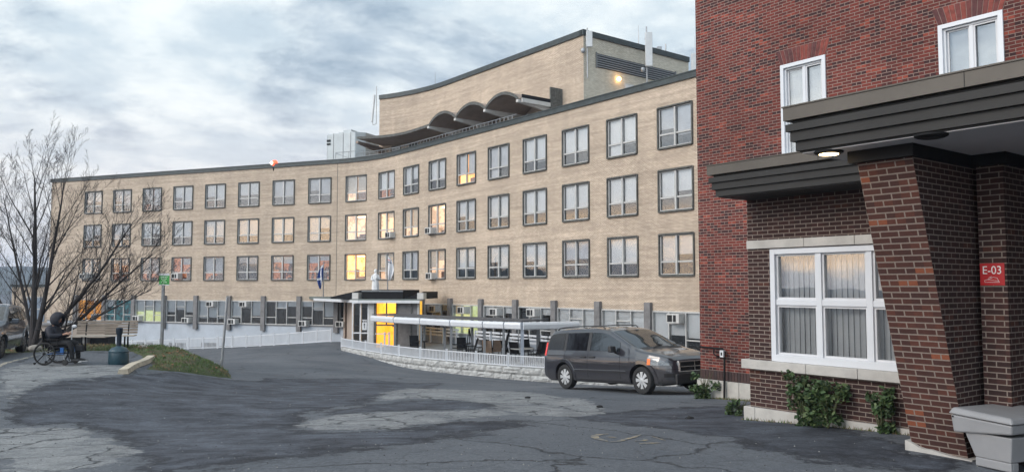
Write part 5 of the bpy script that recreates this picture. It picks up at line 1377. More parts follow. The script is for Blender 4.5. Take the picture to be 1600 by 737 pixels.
VAN = dict(van=True, x0=-1.10, x1=3.98, w=1.96, wb=3.08, wr=.345, zb=.24, tumble=.27,
  top=[(-1.10,.86),(-1.06,1.02),(-1.0,1.10),(-.90,1.38),(-.78,1.58),(-.66,1.645),(-.3,1.68),(.4,1.70),(1.1,1.695),(1.55,1.665),(1.80,1.615),(2.1,1.49),(2.5,1.31),(2.92,1.13),(3.05,1.095),(3.3,1.055),(3.6,.99),(3.80,.92),(3.90,.84),(3.96,.70),(3.98,.60)],
  belt=[(-1.10,.80),(-1.0,1.02),(-.9,1.04),(0,1.035),(1.5,1.02),(2.6,1.0),(2.95,1.0),(3.3,.965),(3.6,.91),(3.8,.83),(3.9,.76),(3.98,.54)],
  half=[(-1.10,.80),(-1.0,.90),(-.8,.95),(0,.98),(2.9,.98),(3.3,.95),(3.6,.88),(3.8,.78),(3.92,.66),(3.98,.52)], rim=M_hub, spokes=8)
V = vehicle('minivan', 'dark grey minivan parked by the patio wall with its nose behind the red brick corner', VAN, M_van, M_plast)
zt, zk, patch, cross, sy = V['zt'], V['zk'], V['patch'], V['cross'], V['sidey']
vr = V['root']
for sg_ in (-1, 1):
    patch('side_window', -.86, -.06, lambda x: zk(x)+.05, lambda x: min(zt(x)-.12, 1.56, 1.12+(x+.90)*2.6), sg_, M_carglass, nu=20)
    patch('side_window', .06, .96, lambda x: zk(x)+.05, 1.56, sg_, M_carglass, nu=8)
    patch('side_window', 1.10, 2.28, lambda x: zk(x)+.05, lambda x: min(1.555, zt(x)-.12), sg_, M_screen if sg_ < 0 else M_carglass, nu=20)
    patch('pillar_trim', -.05, .05, lambda x: zk(x)+.03, 1.57, sg_, M_plast, off=.004, nu=2)
    patch('pillar_trim', .97, 1.09, lambda x: zk(x)+.03, 1.57, sg_, M_plast, off=.004, nu=2)
    # door gaps
    for x in (.02, 1.03, 2.32):
        patch('door_gap', x-.006, x+.006, .36 if x > .5 else .72, lambda x_: zk(x_)+.02, sg_, M_dark, off=.003, nu=1, nv=10)
    patch('sliding_rail', -.80, .05, .925, .945, sg_, M_dark, off=.004)
    patch('side_moulding', .42, 2.55, .50, .535, sg_, M_plast, off=.012); patch('side_moulding', .42, 2.55, .565, .575, sg_, M_greymetal, off=.008)
    patch('sill_trim', .42, 2.62, .25, .30, sg_, M_plast, off=.004)
    patch('bumper_gap', 3.50, 3.97, .615, .625, sg_, M_dark, off=.003)
    # handles
    for x in (.86, 1.22):
        m = MB(); y = sg_*(sy(x,.90)+.03); m.box((x-.11,min(y,y-sg_*.02),.885),(x+.11,max(y,y-sg_*.02),.925)); m.box((x-.11,min(y,y-sg_*.045),.89),(x-.08,max(y,y-sg_*.045),.92)); m.box((x+.08,min(y,y-sg_*.045),.89),(x+.11,max(y,y-sg_*.045),.92)); m.build('door_handle', M_plast, vr, bevel=.006)
    # mirrors
    mr = MB(); yb = sg_*(sy(2.2,1.06)); mr.hexa([Vector(p) for p in ((2.08,yb+sg_*.05,1.03),(2.22,yb+sg_*.05,1.03),(2.24,yb+sg_*.27,1.05),(2.10,yb+sg_*.27,1.05))],[Vector(p) for p in ((2.08,yb+sg_*.05,1.20),(2.20,yb+sg_*.05,1.20),(2.20,yb+sg_*.26,1.21),(2.10,yb+sg_*.26,1.21))]); mr.box((2.13,min(yb,yb+sg_*.08),1.0),(2.20,max(yb,yb+sg_*.08),1.06))
    mr.build('mirror', M_plast, vr, bevel=.03)
    # lamps
    t_ = patch('tail_lamp', -1.095, -.86, lambda x: .93, lambda x: 1.30, sg_, M_redl, off=.012, nu=6)
    hl = patch('headlight', 3.30, 3.90, lambda x: .70+.02*(x-3.3), lambda x: min(.92-.06*(x-3.3), zk(x)-.015), sg_, M_refl, off=.008, nu=16)
    patch('headlight_lens', 3.40, 3.86, lambda x: .72, lambda x: min(.885, zk(x)-.03), sg_, M_clear, par=hl, off=.016, nu=12)
    patch('turn_signal', 3.31, 3.40, lambda x: .735, lambda x: .885, sg_, M_amber, par=hl, off=.022, nu=4)
    patch('front_bumper', 3.46, 3.965, .27, .34, sg_, M_plast, off=.02)
    patch('fog_lamp_recess', 3.74, 3.93, .43, .52, sg_, M_dark, off=.008)
    m = MB()
    pts = [(x, sg_*(V['topedge'](x)*.88), zt(x)+.035) for x in np.linspace(-.55, 1.35, 9)]; pts = [(pts[0][0]-.08, pts[0][1], zt(-.6)-.01)] + pts + [(1.43, pts[-1][1], zt(1.43)-.01)]; m.tube(pts, .018, 6); m.build('roof_rail', M_plast, vr, smooth=True)
cross('windscreen', 1.84, 2.86, .95, M_screen); m = MB()
for yy in (-.35, .25): m.tube([(2.97,yy,1.125),(2.85,yy+.25,1.19),(2.80,yy+.5,1.21)], .010, 5)
m.build('wiper', M_plast, vr)
cross('cowl', 2.86, 2.99, .97, M_plast, off=.006)
cross('rear_window', -1.0, -.82, .86, M_carglass)
# interior seen faintly through the glass is dark: seats
# grille and front
m = MB()
for z, h in ((.62,.085),(.735,.085)):
    for y in (-.26,.26): m.box((3.90,y-.24,z-h/2),(4.0,y+.24,z+h/2),1)
for y0, y1, z0, z1 in ((-.53,.53,.795,.815),(-.53,.53,.67,.685),(-.53,.53,.555,.575),(-.53,-.51,.57,.80),(.51,.53,.57,.80),(-.012,.012,.57,.80)): m.box((3.93,y0,z0),(4.015,y1,z1),0)
m.build('grille', [M_chrome, M_dark], vr)
m = MB(); m.box((3.78,-.62,.26),(3.99,.62,.50)); m.build('lower_bumper', M_plast, vr, bevel=.03)
m = MB(); m.box((-1.16,-.80,.38),(-1.02,.80,.62)); m.build('rear_bumper', M_van, vr, bevel=.05)
m = MB(); m.box((-1.12,-.26,.72),(-1.09,.26,.86)); m.build('number_plate', M_white, vr, bevel=.004)
pr_, pf_ = P(884, 607, 22.8), P(1008.5, 616.8, 20.2)
def place_vehicle(root, rear, front, wtrack, side):
    hd = Vector((front.x-rear.x, front.y-rear.y, 0)).normalized(); left = Vector((-hd.y, hd.x, 0))
    c0 = Vector((rear.x, rear.y, 0)) + left*(wtrack/2)*side
    za, zb2 = h1(rear.x, rear.y), h1(front.x, front.y); L_ = (Vector((front.x,front.y))-Vector((rear.x,rear.y))).length
    root.location = (c0.x, c0.y, za+.005); root.rotation_euler = (0, -math.atan2(zb2-za, L_), math.atan2(hd.y, hd.x))
place_vehicle(vr, pr_, pf_, 1.86, 1)
# hatchback at the left edge
HAT = dict(x0=-.80, x1=3.30, w=1.72, wb=2.55, wr=.31, zb=.22, tumble=.30,
  top=[(-.80,.72),(-.77,.92),(-.70,1.02),(-.58,1.25),(-.42,1.40),(-.1,1.47),(.5,1.505),(1.0,1.50),(1.25,1.46),(1.6,1.30),(2.05,1.05),(2.2,1.0),(2.6,.94),(2.95,.84),(3.15,.74),(3.27,.60),(3.30,.52)],
  belt=[(-.80,.66),(-.70,.93),(-.5,.97),(.4,.93),(1.6,.90),(2.1,.90),(2.6,.85),(2.95,.76),(3.15,.66),(3.30,.48)],
  half=[(-.80,.66),(-.70,.76),(-.5,.82),(0,.86),(2.5,.86),(2.9,.80),(3.15,.66),(3.30,.46)], rim=simple('dark_wheel_trim',(.10,.10,.105),.5,.3), spokes=5)
M_hat = carpaint('graphite_paint', (.030,.040,.055))
V2 = vehicle('hatchback', 'dark grey hatchback cut off by the left picture edge beside the bare tree', HAT, M_hat, M_plast)
r2_, zt, zk, patch, sy = V2['root'], V2['zt'], V2['zk'], V2['patch'], V2['sidey']
for sg_ in (-1, 1):
    patch('side_window', -.48, .30, lambda x: zk(x)+.05, lambda x: min(1.38, zt(x)-.12, 1.02+(x+.50)*1.5), sg_, M_carglass, nu=16)
    patch('side_window', .40, 1.72, lambda x: zk(x)+.05, lambda x: min(1.385, zt(x)-.12), sg_, M_screen if sg_ > 0 else M_carglass, nu=16)
    for x in (.35, 1.28): patch('door_gap', x-.006, x+.006, .34 if x > .5 else .7, lambda x_: zk(x_)+.02, sg_, M_dark, off=.003, nu=1, nv=8)
    for x in (.16, 1.1): m = MB(); y = sg_*(sy(x,.82)+.03); m.box((x-.1,min(y,y-sg_*.04),.81),(x+.1,max(y,y-sg_*.04),.84)); m.build('door_handle', M_hat, r2_, bevel=.008)
    m = MB(); yb = sg_*sy(1.62,.97); m.box((1.55,min(yb+sg_*.04,yb+sg_*.23),.94),(1.70,max(yb+sg_*.04,yb+sg_*.23),1.08)); m.box((1.60,min(yb-sg_*.02,yb+sg_*.06),.95),(1.66,max(yb-sg_*.02,yb+sg_*.06),1.0)); m.build('mirror', M_hat, r2_, bevel=.035)
    patch('tail_lamp', -.79, -.56, .84, lambda x: min(1.12, zt(x)-.06), sg_, simple('dim_red_lens',(.22,.02,.02),.2), off=.01, nu=6)
    patch('headlight', 2.75, 3.16, .60, lambda x: zk(x)-.02, sg_, M_clear, off=.008)
    patch('side_moulding', .36, 2.1, .44, .47, sg_, M_plast, off=.01)
V2['cross']('windscreen', 1.30, 2.02, .95, M_screen); V2['cross']('rear_window', -.68, -.46, .86, M_carglass)
m = MB(); m.box((3.2,-.45,.50),(3.32,.45,.62)); m.box((3.2,-.55,.28),(3.33,.55,.40)); m.build('grille', M_dark, r2_, bevel=.02)
m = MB(); m.box((-.87,-.68,.35),(-.72,.68,.60)); m.build('rear_bumper', M_hat, r2_, bevel=.05)
hr = P(37, 553, 25.0); hdv = Vector((.33,-.944,0)); hf = hr + hdv*2.55
place_vehicle(r2_, hr, hf, 1.62, -1)
# ================================================================ FAR LEFT: hills, annex, low wall
s = NT('hill_forest'); g = s.geo()
c = s.mix(s.ramp(s.noise(.03, 6, .65, g), [(.35,0.0),(.65,1.0)]), (.022,.032,.030), (.050,.058,.048)); s.l(c, s.b.inputs['Base Color']); s.b.inputs['Roughness'].default_value = 1; M_hill = s.m
m = MB(); nH = 220; rows = []
for kx, (dist, hsc) in enumerate(((700,0),(900,.45),(1150,.85),(1300,1.0),(1700,.8))):
    r_ = []
    for i in range(nH+1):
        az = R(-75 + 66*i/nH); pxv = 800+F*math.tan(az) if abs(az) < 1.4 else -9999
        hb2 = 27 + 5*mnoise.noise(Vector((az*9, 0.3, 0))) + 3.0*mnoise.noise(Vector((az*42, 1.3, kx*.6))) + 1.2*mnoise.noise(Vector((az*160, kx, 0)))
        f = min(1, max(.12, (R(-8)-az)/R(22)))
        z = -12 + (12+hb2*1.0)*hsc*(.35+.65*f) if hsc else -12
        r_.append((math.sin(az)*dist, math.cos(az)*dist, z))
    rows.append(r_)
m.add([q for r_ in rows for q in r_], [(i*(nH+1)+j, i*(nH+1)+j+1, (i+1)*(nH+1)+j+1, (i+1)*(nH+1)+j) for i in range(4) for j in range(nH)])
o = m.build('hills', M_hill, smooth=True); o['kind'] = 'structure'
# annex beyond the left end
D = 92; z1 = P(40,448,D).z
an = empty('annex_building', P(50,447,D)); tag(an, 'plain tan brick annex seen through the bare tree left of the long building', 'building')
x0, x1 = P(19,447,D).x, P(105,447,D).x
m = CMB(); m.box((x0,D,-9),(x1,D+12,z1)); m.build('wall', M_tan, an)
m = CMB(); m.box((x0-.15,D-.15,z1),(x1,D+12,z1+.3)); m.build('coping', M_coping, an)
m = CMB(); a, b = P(43,465,D), P(69,502,D); m.box((a.x,D-.05,b.z),(b.x,D+.05,a.z)); m.box((a.x-.1,D-.1,a.z),(b.x+.1,D+.05,a.z+.15),1); m.box(((a.x+b.x)/2-.06,D-.08,b.z+1.4),((a.x+b.x)/2+.06,D-.051,a.z),1); m.box((a.x,D-.09,b.z+1.35),(b.x,D-.052,b.z+1.5),1)
m.build('window', [simple('blue_grey_shutter',(.17,.21,.27),.7), M_sash], an)
# low beige wall with a dark opening below
D = 47; lw3 = empty('parapet_wall', P(90,540,D)); tag(lw3, 'low beige rendered wall with a dark gap beneath behind the bench', 'wall')
xa, xb = P(-60,508,D).x, P(164,508,D).x; zt3 = P(60,508,D).z; zb3 = P(60,527,D).z
M_beige = simple('beige_render', (.36,.30,.25), .9, 0, .12, 1.2)
m = CMB(); m.box((xa,D,zb3),(xb,D+1.6,zt3)); m.build('wall', M_beige, lw3)
m = CMB(); m.box((xa-.1,D-.12,zt3),(xb+.15,D+1.7,zt3+.09)); m.build('cap', M_pil, lw3)
m = CMB(); m.box((xa,D+.6,-7),(xb-.1,D+1.5,zb3)); m.build('recess', M_dark, lw3)
for px in (20,75,130): m = CMB(); p = P(px,530,D); m.box((p.x-.15,D+.1,-7),(p.x+.15,D+.5,zb3)); m.build('pillar', M_pil, lw3)
p = P(146,511,D+.5); m = MB(); m.box((-.12,-.1,0),(.12,.1,.55)); o = m.build('vent_post', M_greymetal, bevel=.02); o.location = (p.x,p.y,zt3+.09); tag(o, 'short dark post standing on the low wall behind the bench', 'vent post')

# ================================================================ GRASS BANK
bank = [P(-150,552,26),P(60,549.5,26),P(150,549.5,25.8),P(205,550,25.3),P(241,557,23.2),P(229,573,21.4),P(262,579,21.9),P(300,585,22.8),P(335,590,23.6),P(365,594.5,24.6),
        P(352,585,26.5),P(330,573,28),P(300,560,29.3),P(250,548,30.5),P(150,546,30.8),P(-150,546,31)]
bpoly = [(p.x,p.y) for p in bank]
bx_ = np.arange(-26, -7, .16); by_ = np.arange(20.5, 32, .16); BX, BY = np.meshgrid(bx_, by_); SD = sdist(bpoly, BX, BY); HB = H(BX, BY)
def bank_h(x, y, d): 
    mound = 1 if x > -16 else .5
    return .34*mound*min(1, max(0, d)/1.5)**.8 + .05*mnoise.noise(Vector((x*1.5,y*1.5,0))) - (.05 if d < .05 else 0)
BZ = np.array([[HB[i,j]+bank_h(BX[i,j],BY[i,j],SD[i,j]) for j in range(BX.shape[1])] for i in range(BX.shape[0])])
m = MB(); nj = BX.shape[1]; ok = SD > -.2
keep = [(i*nj+j, i*nj+j+1, (i+1)*nj+j+1, (i+1)*nj+j) for i in range(BX.shape[0]-1) for j in range(nj-1) if ok[i,j] and ok[i+1,j] and ok[i,j+1] and ok[i+1,j+1]]
used = sorted({k_ for f in keep for k_ in f}); mp_ = {k_: n_ for n_, k_ in enumerate(used)}
m.add([(BX.flat[k_], BY.flat[k_], BZ.flat[k_]) for k_ in used], [tuple(mp_[k_] for k_ in f) for f in keep])
s = NT('grass_bank_soil'); g = s.geo()
c = s.mix(s.ramp(s.noise(1.1, 5, .6, g), [(.52,0.0),(.64,1.0)]), (.058,.075,.028), (.095,.070,.045)); c = s.mix(1.0, c, s.ramp(s.noise(22, 4, .7, g), [(.25,.6),(.75,1.4)]), 'MULTIPLY')
s.l(c, s.b.inputs['Base Color']); s.b.inputs['Roughness'].default_value = 1; s.bump(s.noise(18, 5, .7, g), .9, .05)
o = m.build('grass_bank', s.m, smooth=True); o['kind'] = 'structure'
# grass blades and fallen leaves
M_bl1 = simple('grass_blade_green', (.065,.115,.025), .8, 0, .5, 3); M_bl2 = simple('grass_blade_dry', (.17,.13,.065), .8, 0, .4, 3); M_leaf = simple('dead_leaf', (.15,.075,.035), .9, 0, .5, 9)
rg = random.Random(21); m = MB(); ml = MB()
def bh(x, y):
    d = float(sdist(bpoly, np.array([[x]]), np.array([[y]]))[0,0]); return d
pts_ = np.stack([np.array([rg.uniform(-19,-7.5) for _ in range(16000)]), np.array([rg.uniform(21,31) for _ in range(16000)])], 1)
dd = sdist(bpoly, pts_[:,0], pts_[:,1]); hh0 = H(pts_[:,0], pts_[:,1])
for (x, y), d, z in zip(pts_, dd, hh0):
    if d < .06: continue
    z = z + bank_h(x, y, d); dry = mnoise.noise(Vector((x*.9, y*.9, 2))) > (.22 if x > -13.5 else -.05)
    if dry and rg.random() < .55:
        if rg.random() < .5:
            a_ = rg.uniform(0, 6.3); l_ = rg.uniform(.03,.07); c_, s_ = math.cos(a_)*l_, math.sin(a_)*l_; t_ = rg.uniform(0,.03)
            ml.add([(x-c_,y-s_,z+.015),(x+s_*.5,y-c_*.5,z+.02+t_),(x+c_,y+s_,z+.02+t_),(x-s_*.5,y+c_*.5,z+.02)], [(0,1,2,3)])
        continue
    for _ in range(3):
        a_ = rg.uniform(0, 6.3); l_ = rg.uniform(.03,.09); w_ = .008; bx2, by2 = x+rg.uniform(-.05,.05), y+rg.uniform(-.05,.05)
        m.add([(bx2-w_*math.cos(a_),by2-w_*math.sin(a_),z-.01),(bx2+w_*math.cos(a_),by2+w_*math.sin(a_),z-.01),(bx2+l_*.5*math.sin(a_),by2-l_*.5*math.cos(a_),z+l_)], [(0,1,2)], 1 if dry or rg.random() < .2 else 0)
tag(m.build('grass', [M_bl1, M_bl2]), 'short green and dry grass on the sloping bank beside the parking lot', 'grass', kind='stuff')
tag(ml.build('fallen_leaves', M_leaf), 'brown fallen leaves lying on the grass bank', 'leaves', kind='stuff')
# a few pale stones on the edge of the strip
for i, (px, py) in enumerate(((34,546),(54,547),(222,547))):
    p = P(px, py, 26.2); m = MB(); m.ellipsoid((0,0,.05),(.22,.15,.12),10,7)
    m.v = [tuple(Vector(q)*(1+.22*mnoise.noise(Vector(q)*5+Vector((i,0,0))))) for q in m.v]
    o = m.build('rock', simple('pale_rock',(.33,.31,.28),.95), smooth=False); o.location = (p.x,p.y,h1(p.x,p.y)+.1)
    tag(o, ['small pale rock in the leaf strip just right of the hatchback','small pale rock in the leaf strip left of the wheelchair user','small pale rock at the foot of the green sign post'][i], 'rock')

# ================================================================ PARKING LOT THINGS
def strip(path, w, z0, name, mat, thick=0.0, jitter=.0):
    m = MB(); rj = random.Random(5)
    pts = []
    for i in range(len(path)):
        a, b = path[max(0,i-1)], path[min(len(path)-1,i+1)]; d = Vector((b[0]-a[0], b[1]-a[1])).normalized(); n_ = Vector((-d.y,d.x))*w/2*(1+jitter*rj.uniform(-1,1))
        for s_ in (-1,1):
            x, y = path[i][0]+n_.x*s_, path[i][1]+n_.y*s_; pts.append((x, y, h1(x,y)+z0))
    m.add(pts, [(2*i, 2*i+2, 2*i+3, 2*i+1) for i in range(len(path)-1)]); return m.build(name, mat)
def gpath(px, n=14):
    P3 = [ground_hit(a, b) for a, b in px]; out = []
    for a, b in zip(P3[:-1], P3[1:]): out += [((a+(b-a)*i/n).x, (a+(b-a)*i/n).y) for i in range(n)]
    return out + [(P3[-1].x, P3[-1].y)]
s = NT('worn_line_paint'); g = s.geo()
c = s.mix(s.ramp(s.noise(7, 6, .75, g), [(.45,0.0),(.60,1.0)]), (.12,.125,.13), (.46,.40,.30)); s.l(c, s.b.inputs['Base Color']); s.b.inputs['Roughness'].default_value = .85; M_line = s.m
s = NT('faded_yellow_marking'); g = s.geo()
c = s.mix(s.ramp(s.noise(9, 6, .75, g), [(.46,0.0),(.66,1.0)]), (.115,.12,.125), (.38,.29,.16)); s.l(c, s.b.inputs['Base Color']); s.b.inputs['Roughness'].default_value = .85; M_ylw = s.m
o = strip(gpath([(-40,584),(10,567),(58,555)]), .14, .006, 'parking_line', M_line, jitter=.3); o['kind'] = 'structure'; 
# faded letters on the asphalt
m = MB()
def mark(px, w):
    global m
    path = gpath(px, 8); pts = []
    for i in range(len(path)):
        a, b = path[max(0,i-1)], path[min(len(path)-1,i+1)]; d = Vector((b[0]-a[0], b[1]-a[1])).normalized(); f = math.sin(PI*(i+.6)/(len(path)+.2))**.4; n_ = Vector((-d.y,d.x))*w/2*f
        for s_ in (-1,1): x, y = path[i][0]+n_.x*s_, path[i][1]+n_.y*s_; pts.append((x, y, h1(x,y)+.006))
    m.add(pts, [(2*i, 2*i+2, 2*i+3, 2*i+1) for i in range(len(path)-1)])
mark([(951,678),(938,679),(929,681.5),(930,684.5),(938,687),(949,690)], .10); mark([(949,683),(956,683.3),(963,684)], .06)
mark([(954,691),(966,690),(978,686.5),(990,683),(1002,679)], .07); mark([(992,689.5),(1003,689),(1010,687.5),(1006,685.5)], .06); mark([(999,693.5),(1014,693),(1032,692)], .08); mark([(1018,682),(1030,685.5),(1040,689)], .03)
o = m.build('road_marking', M_ylw); tag(o, 'faded yellow painted letters worn nearly away on the asphalt', 'road marking')
# timber / concrete edge piece
a, b = ground_hit(192,585), ground_hit(236,562); m = MB(); d = (b-a); d.z = 0; L_ = d.length; n_ = 14; cr = random.Random(6)
Mx = frame(Vector((a.x,a.y,0)), d.normalized(), Vector((-d.normalized().y,d.normalized().x,0)))
for i in range(n_):
    x0_, x1_ = L_*i/n_, L_*(i+1)/n_; p0 = Mx@Vector((x0_,0,0)); p1 = Mx@Vector((x1_,0,0)); za, zc_ = h1(p0.x,p0.y), h1(p1.x,p1.y); w = .13
    m.hexa([Mx@Vector((x0_,-w,za)),Mx@Vector((x1_,-w,zc_)),Mx@Vector((x1_,w,zc_)),Mx@Vector((x0_,w,za))],[Mx@Vector((x0_,-w+.03,za+.12)),Mx@Vector((x1_,-w+.03,zc_+.12)),Mx@Vector((x1_,w-.03,zc_+.12)),Mx@Vector((x0_,w-.03,za+.12))])
o = m.build('kerb_stone', simple('weathered_pale_kerb',(.42,.37,.29),.9,0,.25,4,.4,30)); tag(o, 'weathered pale kerb stone at the end of the grass bank beside the ash bin', 'kerb stone')
# ash receptacle
p = ground_hit(185,569); ab = empty('ash_receptacle', (p.x,p.y,h1(p.x,p.y))); tag(ab, 'dark teal outdoor ashtray with wide base and slim neck beside the bench', 'ashtray')
M_teal2 = simple('dark_teal_plastic', (.014,.045,.062), .4, 0, .1, 4)
m = MB(); m.lathe([(.25,0),(.265,.03),(.255,.34),(.245,.37),(.20,.44),(.08,.49),(.07,.50)], 32); m.build('base', M_teal2, ab, smooth=True)
m = MB(); m.lathe([(.065,.48),(.062,.80),(.085,.86),(.09,.99),(.05,1.01)], 24); m.build('neck', simple('navy_plastic',(.008,.016,.028),.4,0,.1,4), ab, smooth=True)
m = MB(); m.lathe([(.258,.33),(.266,.34),(.266,.36),(.25,.372)], 32); m.build('rim', M_teal2, ab, smooth=True)
# bench
bl_, br_ = P(126,549,25.2), P(199,549,25.6)
bcn = (bl_+br_)/2; bn = empty('park_bench', (bcn.x,bcn.y,h1(bcn.x,bcn.y)+.12), math.atan2(br_.y-bl_.y, br_.x-bl_.x)+R(-4)); tag(bn, 'long wooden slatted park bench behind the wheelchair user', 'bench')
M_slat = simple('weathered_bench_slat', (.25,.205,.165), .8, 0, .2, 3)
Lb = 1.78
for nm, sl in (('backrest', [(.30-.005*0+.02*i*1.0, .40+.085*i) for i in range(5)]),):
    m = MB()
    for yy, zz in sl: m.box((-Lb/2,yy,zz),(Lb/2,yy+.03,zz+.070))
    m.build('backrest', M_slat, bn, bevel=.006)
m = MB()
for i in range(5): m.box((-Lb/2,-.22+i*.10,.335),(Lb/2,-.135+i*.10,.365))
m.build('seat', simple('pale_bench_seat',(.36,.32,.27),.75,0,.15,3), bn, bevel=.006)
for x in (-.62,.62):
    m = MB(); m.tube([(x,-.18,-.16),(x,-.15,.33),(x,.26,.33),(x,.30,-.16)], .028, 6); m.build('leg', M_black, bn)
    m = MB(); m.tube([(x,.30,.33),(x,.345,.62),(x,.41,.80)], .022, 6); m.build('back_support', M_black, bn)
# white oval disc on a stake
p = P(116,512,25.0); zg = h1(p.x,p.y); r_ = empty('oval_marker', (p.x,p.y,zg)); tag(r_, 'small white oval marker on a thin stake at the left end of the bench', 'marker')
m = MB(); m.tube([(-.08,0,0),(-.06,0,p.z-zg)], .015, 6); m.build('stake', M_white, r_); m = MB(); m.ellipsoid((0,0,p.z-zg+.05),(.08,.02,.055)); m.build('disc', M_white, r_, smooth=True)
# round dry shrub in front of the beige wall
def bush(name, label, base, rad, n_, mat, leaf=.05, cat='bush', flat=1.0, seed=1, stems=8, top=1.0):
    r_ = empty(name, base); tag(r_, label, cat); q = random.Random(seed)
    m = MB()
    for i in range(stems):
        a_ = q.uniform(0,6.3); e = q.uniform(.2,1); m.tube([(0,0,0),(rad*.4*math.cos(a_)*e,rad*.4*math.sin(a_)*e,rad*top*.8),(rad*.8*math.cos(a_)*e,rad*.8*math.sin(a_)*e*flat,rad*top*1.6*q.uniform(.5,1))], [.008,.006,.002], 4)
    m.build('stem', simple('green_stem',(.06,.07,.03),.9), r_)
    m = MB()
    cl3 = [(q.uniform(-.75,.75)*rad, q.uniform(-.75,.75)*rad*flat, rad*top*q.uniform(.05,1.6)) for _ in range(max(5,n_//45))]
    for i in range(n_):
        c_ = q.choice(cl3); a_ = q.uniform(0,6.3); e = q.uniform(-1,1); rr = rad*.34*q.random()**.5
        x = c_[0]+rr*math.cos(a_); y = c_[1]+rr*math.sin(a_)*flat; z = max(.01, c_[2]+rr*e)
        l_ = leaf*q.uniform(.6,1.3); n1v = Vector((q.uniform(-1,1),q.uniform(-1,1),q.uniform(.1,1.2))).normalized(); t1 = n1v.orthogonal().normalized(); t1 = (Matrix.Rotation(q.uniform(0,6.3),3,n1v)@t1); t2 = n1v.cross(t1)
        P0 = Vector((x,y,z)); m.add([P0-t1*l_*.5, P0-t1*l_*.1+t2*l_*.36, P0+t1*l_*.35+t2*l_*.2, P0+t1*l_*.6-n1v*l_*.12, P0+t1*l_*.35-t2*l_*.2, P0-t1*l_*.1-t2*l_*.36], [(0,1,2,3,4,5)], q.choice([0,0,1,2]))
    m.build('foliage', mat, r_); return r_
LF = [simple('leaf_green',(.045,.085,.028),.6,0,.3,8), simple('leaf_dark',(.028,.055,.022),.6,0,.3,8), simple('leaf_light',(.085,.12,.045),.6,0,.3,8)]
DR = [simple('dry_twig_leaf',(.15,.11,.09),.9), simple('dry_twig_leaf_b',(.10,.075,.065),.9), simple('dry_twig_leaf_c',(.19,.15,.12),.9)]
p = P(53,524,44); bush('dry_shrub', 'small round dry shrub in front of the low beige wall beside the hatchback', (p.x,p.y,p.z-.3), .36, 260, DR, .09, seed=3)
# green sign
p = P(252.5, 546, 27.8); zt4 = P(256,447,27.8).z; zg = h1(p.x,p.y)
sg = empty('green_sign', (p.x,p.y,zg), R(-8)); tag(sg, 'green and white notice sign on a weathered square post on the grass bank', 'sign')
m = MB(); m.box((-.045,-.04,-.1),(.045,.04,zt4-zg+.05)); m.build('post', M_greymetal, sg, bevel=.006)
za, zb4 = P(257,445.5,27.8).z-zg, P(257,427,27.8).z-zg; wp = .19
m = MB(); m.box((-wp+.06,-.062,za),(wp+.06,-.045,zb4)); m.box((-wp+.05,-.064,zb4-.075),(wp+.065,-.0625,zb4+.003),1); m.box((-wp+.05,-.064,za-.003),(wp+.065,-.0625,za+.03),1); m.build('panel', [simple('sign_green',(.03,.27,.045),.5,var=.04), M_white], sg)
m = MB(); q = random.Random(3)
for i, ws in enumerate(((.05,.06,.05,.04),(.04,.07,.05),(.05,.05),(.06,.05,.07))):
    tot = sum(ws)+.02*(len(ws)-1); x = .06-tot/2; z = zb4-.115-i*.058
    for w in ws:
        k_ = max(2, int(w/.016))
        for j in range(k_): m.box((x+w*j/k_,-.0665,z-.024),(x+w*(j+.62)/k_,-.0645,z))
        x += w+.02
m.box((.0,-.0665,za+.036),(.12,-.0645,za+.046)); m.build('lettering', M_lett, sg)
m = MB()
for z in (zt4-zg-.12,): m.ellipsoid((0,-.05,z),(.03,.02,.03))
m.build('bolt', M_galv, sg)
# thin pole
p = P(345.5, 580, 26.3); zt5 = P(355,464,26.3).z; zg = h1(p.x,p.y); xt = P(355,464,26.3).x-p.x
m = MB(); m.tube([(0,0,-.1),(xt,0,zt5-zg)], .042, 8); po_ = empty('sign_pole', (p.x,p.y,zg)); tag(po_, 'thin grey steel pole leaning slightly at the tip of the grass bank', 'pole'); m.build('pole', M_galv, po_, smooth=True)
m = MB(); m.tube([(0,0,-.1),(xt*.07,0,.28)], .055, 8); m.build('sleeve', M_galv, po_, smooth=True)

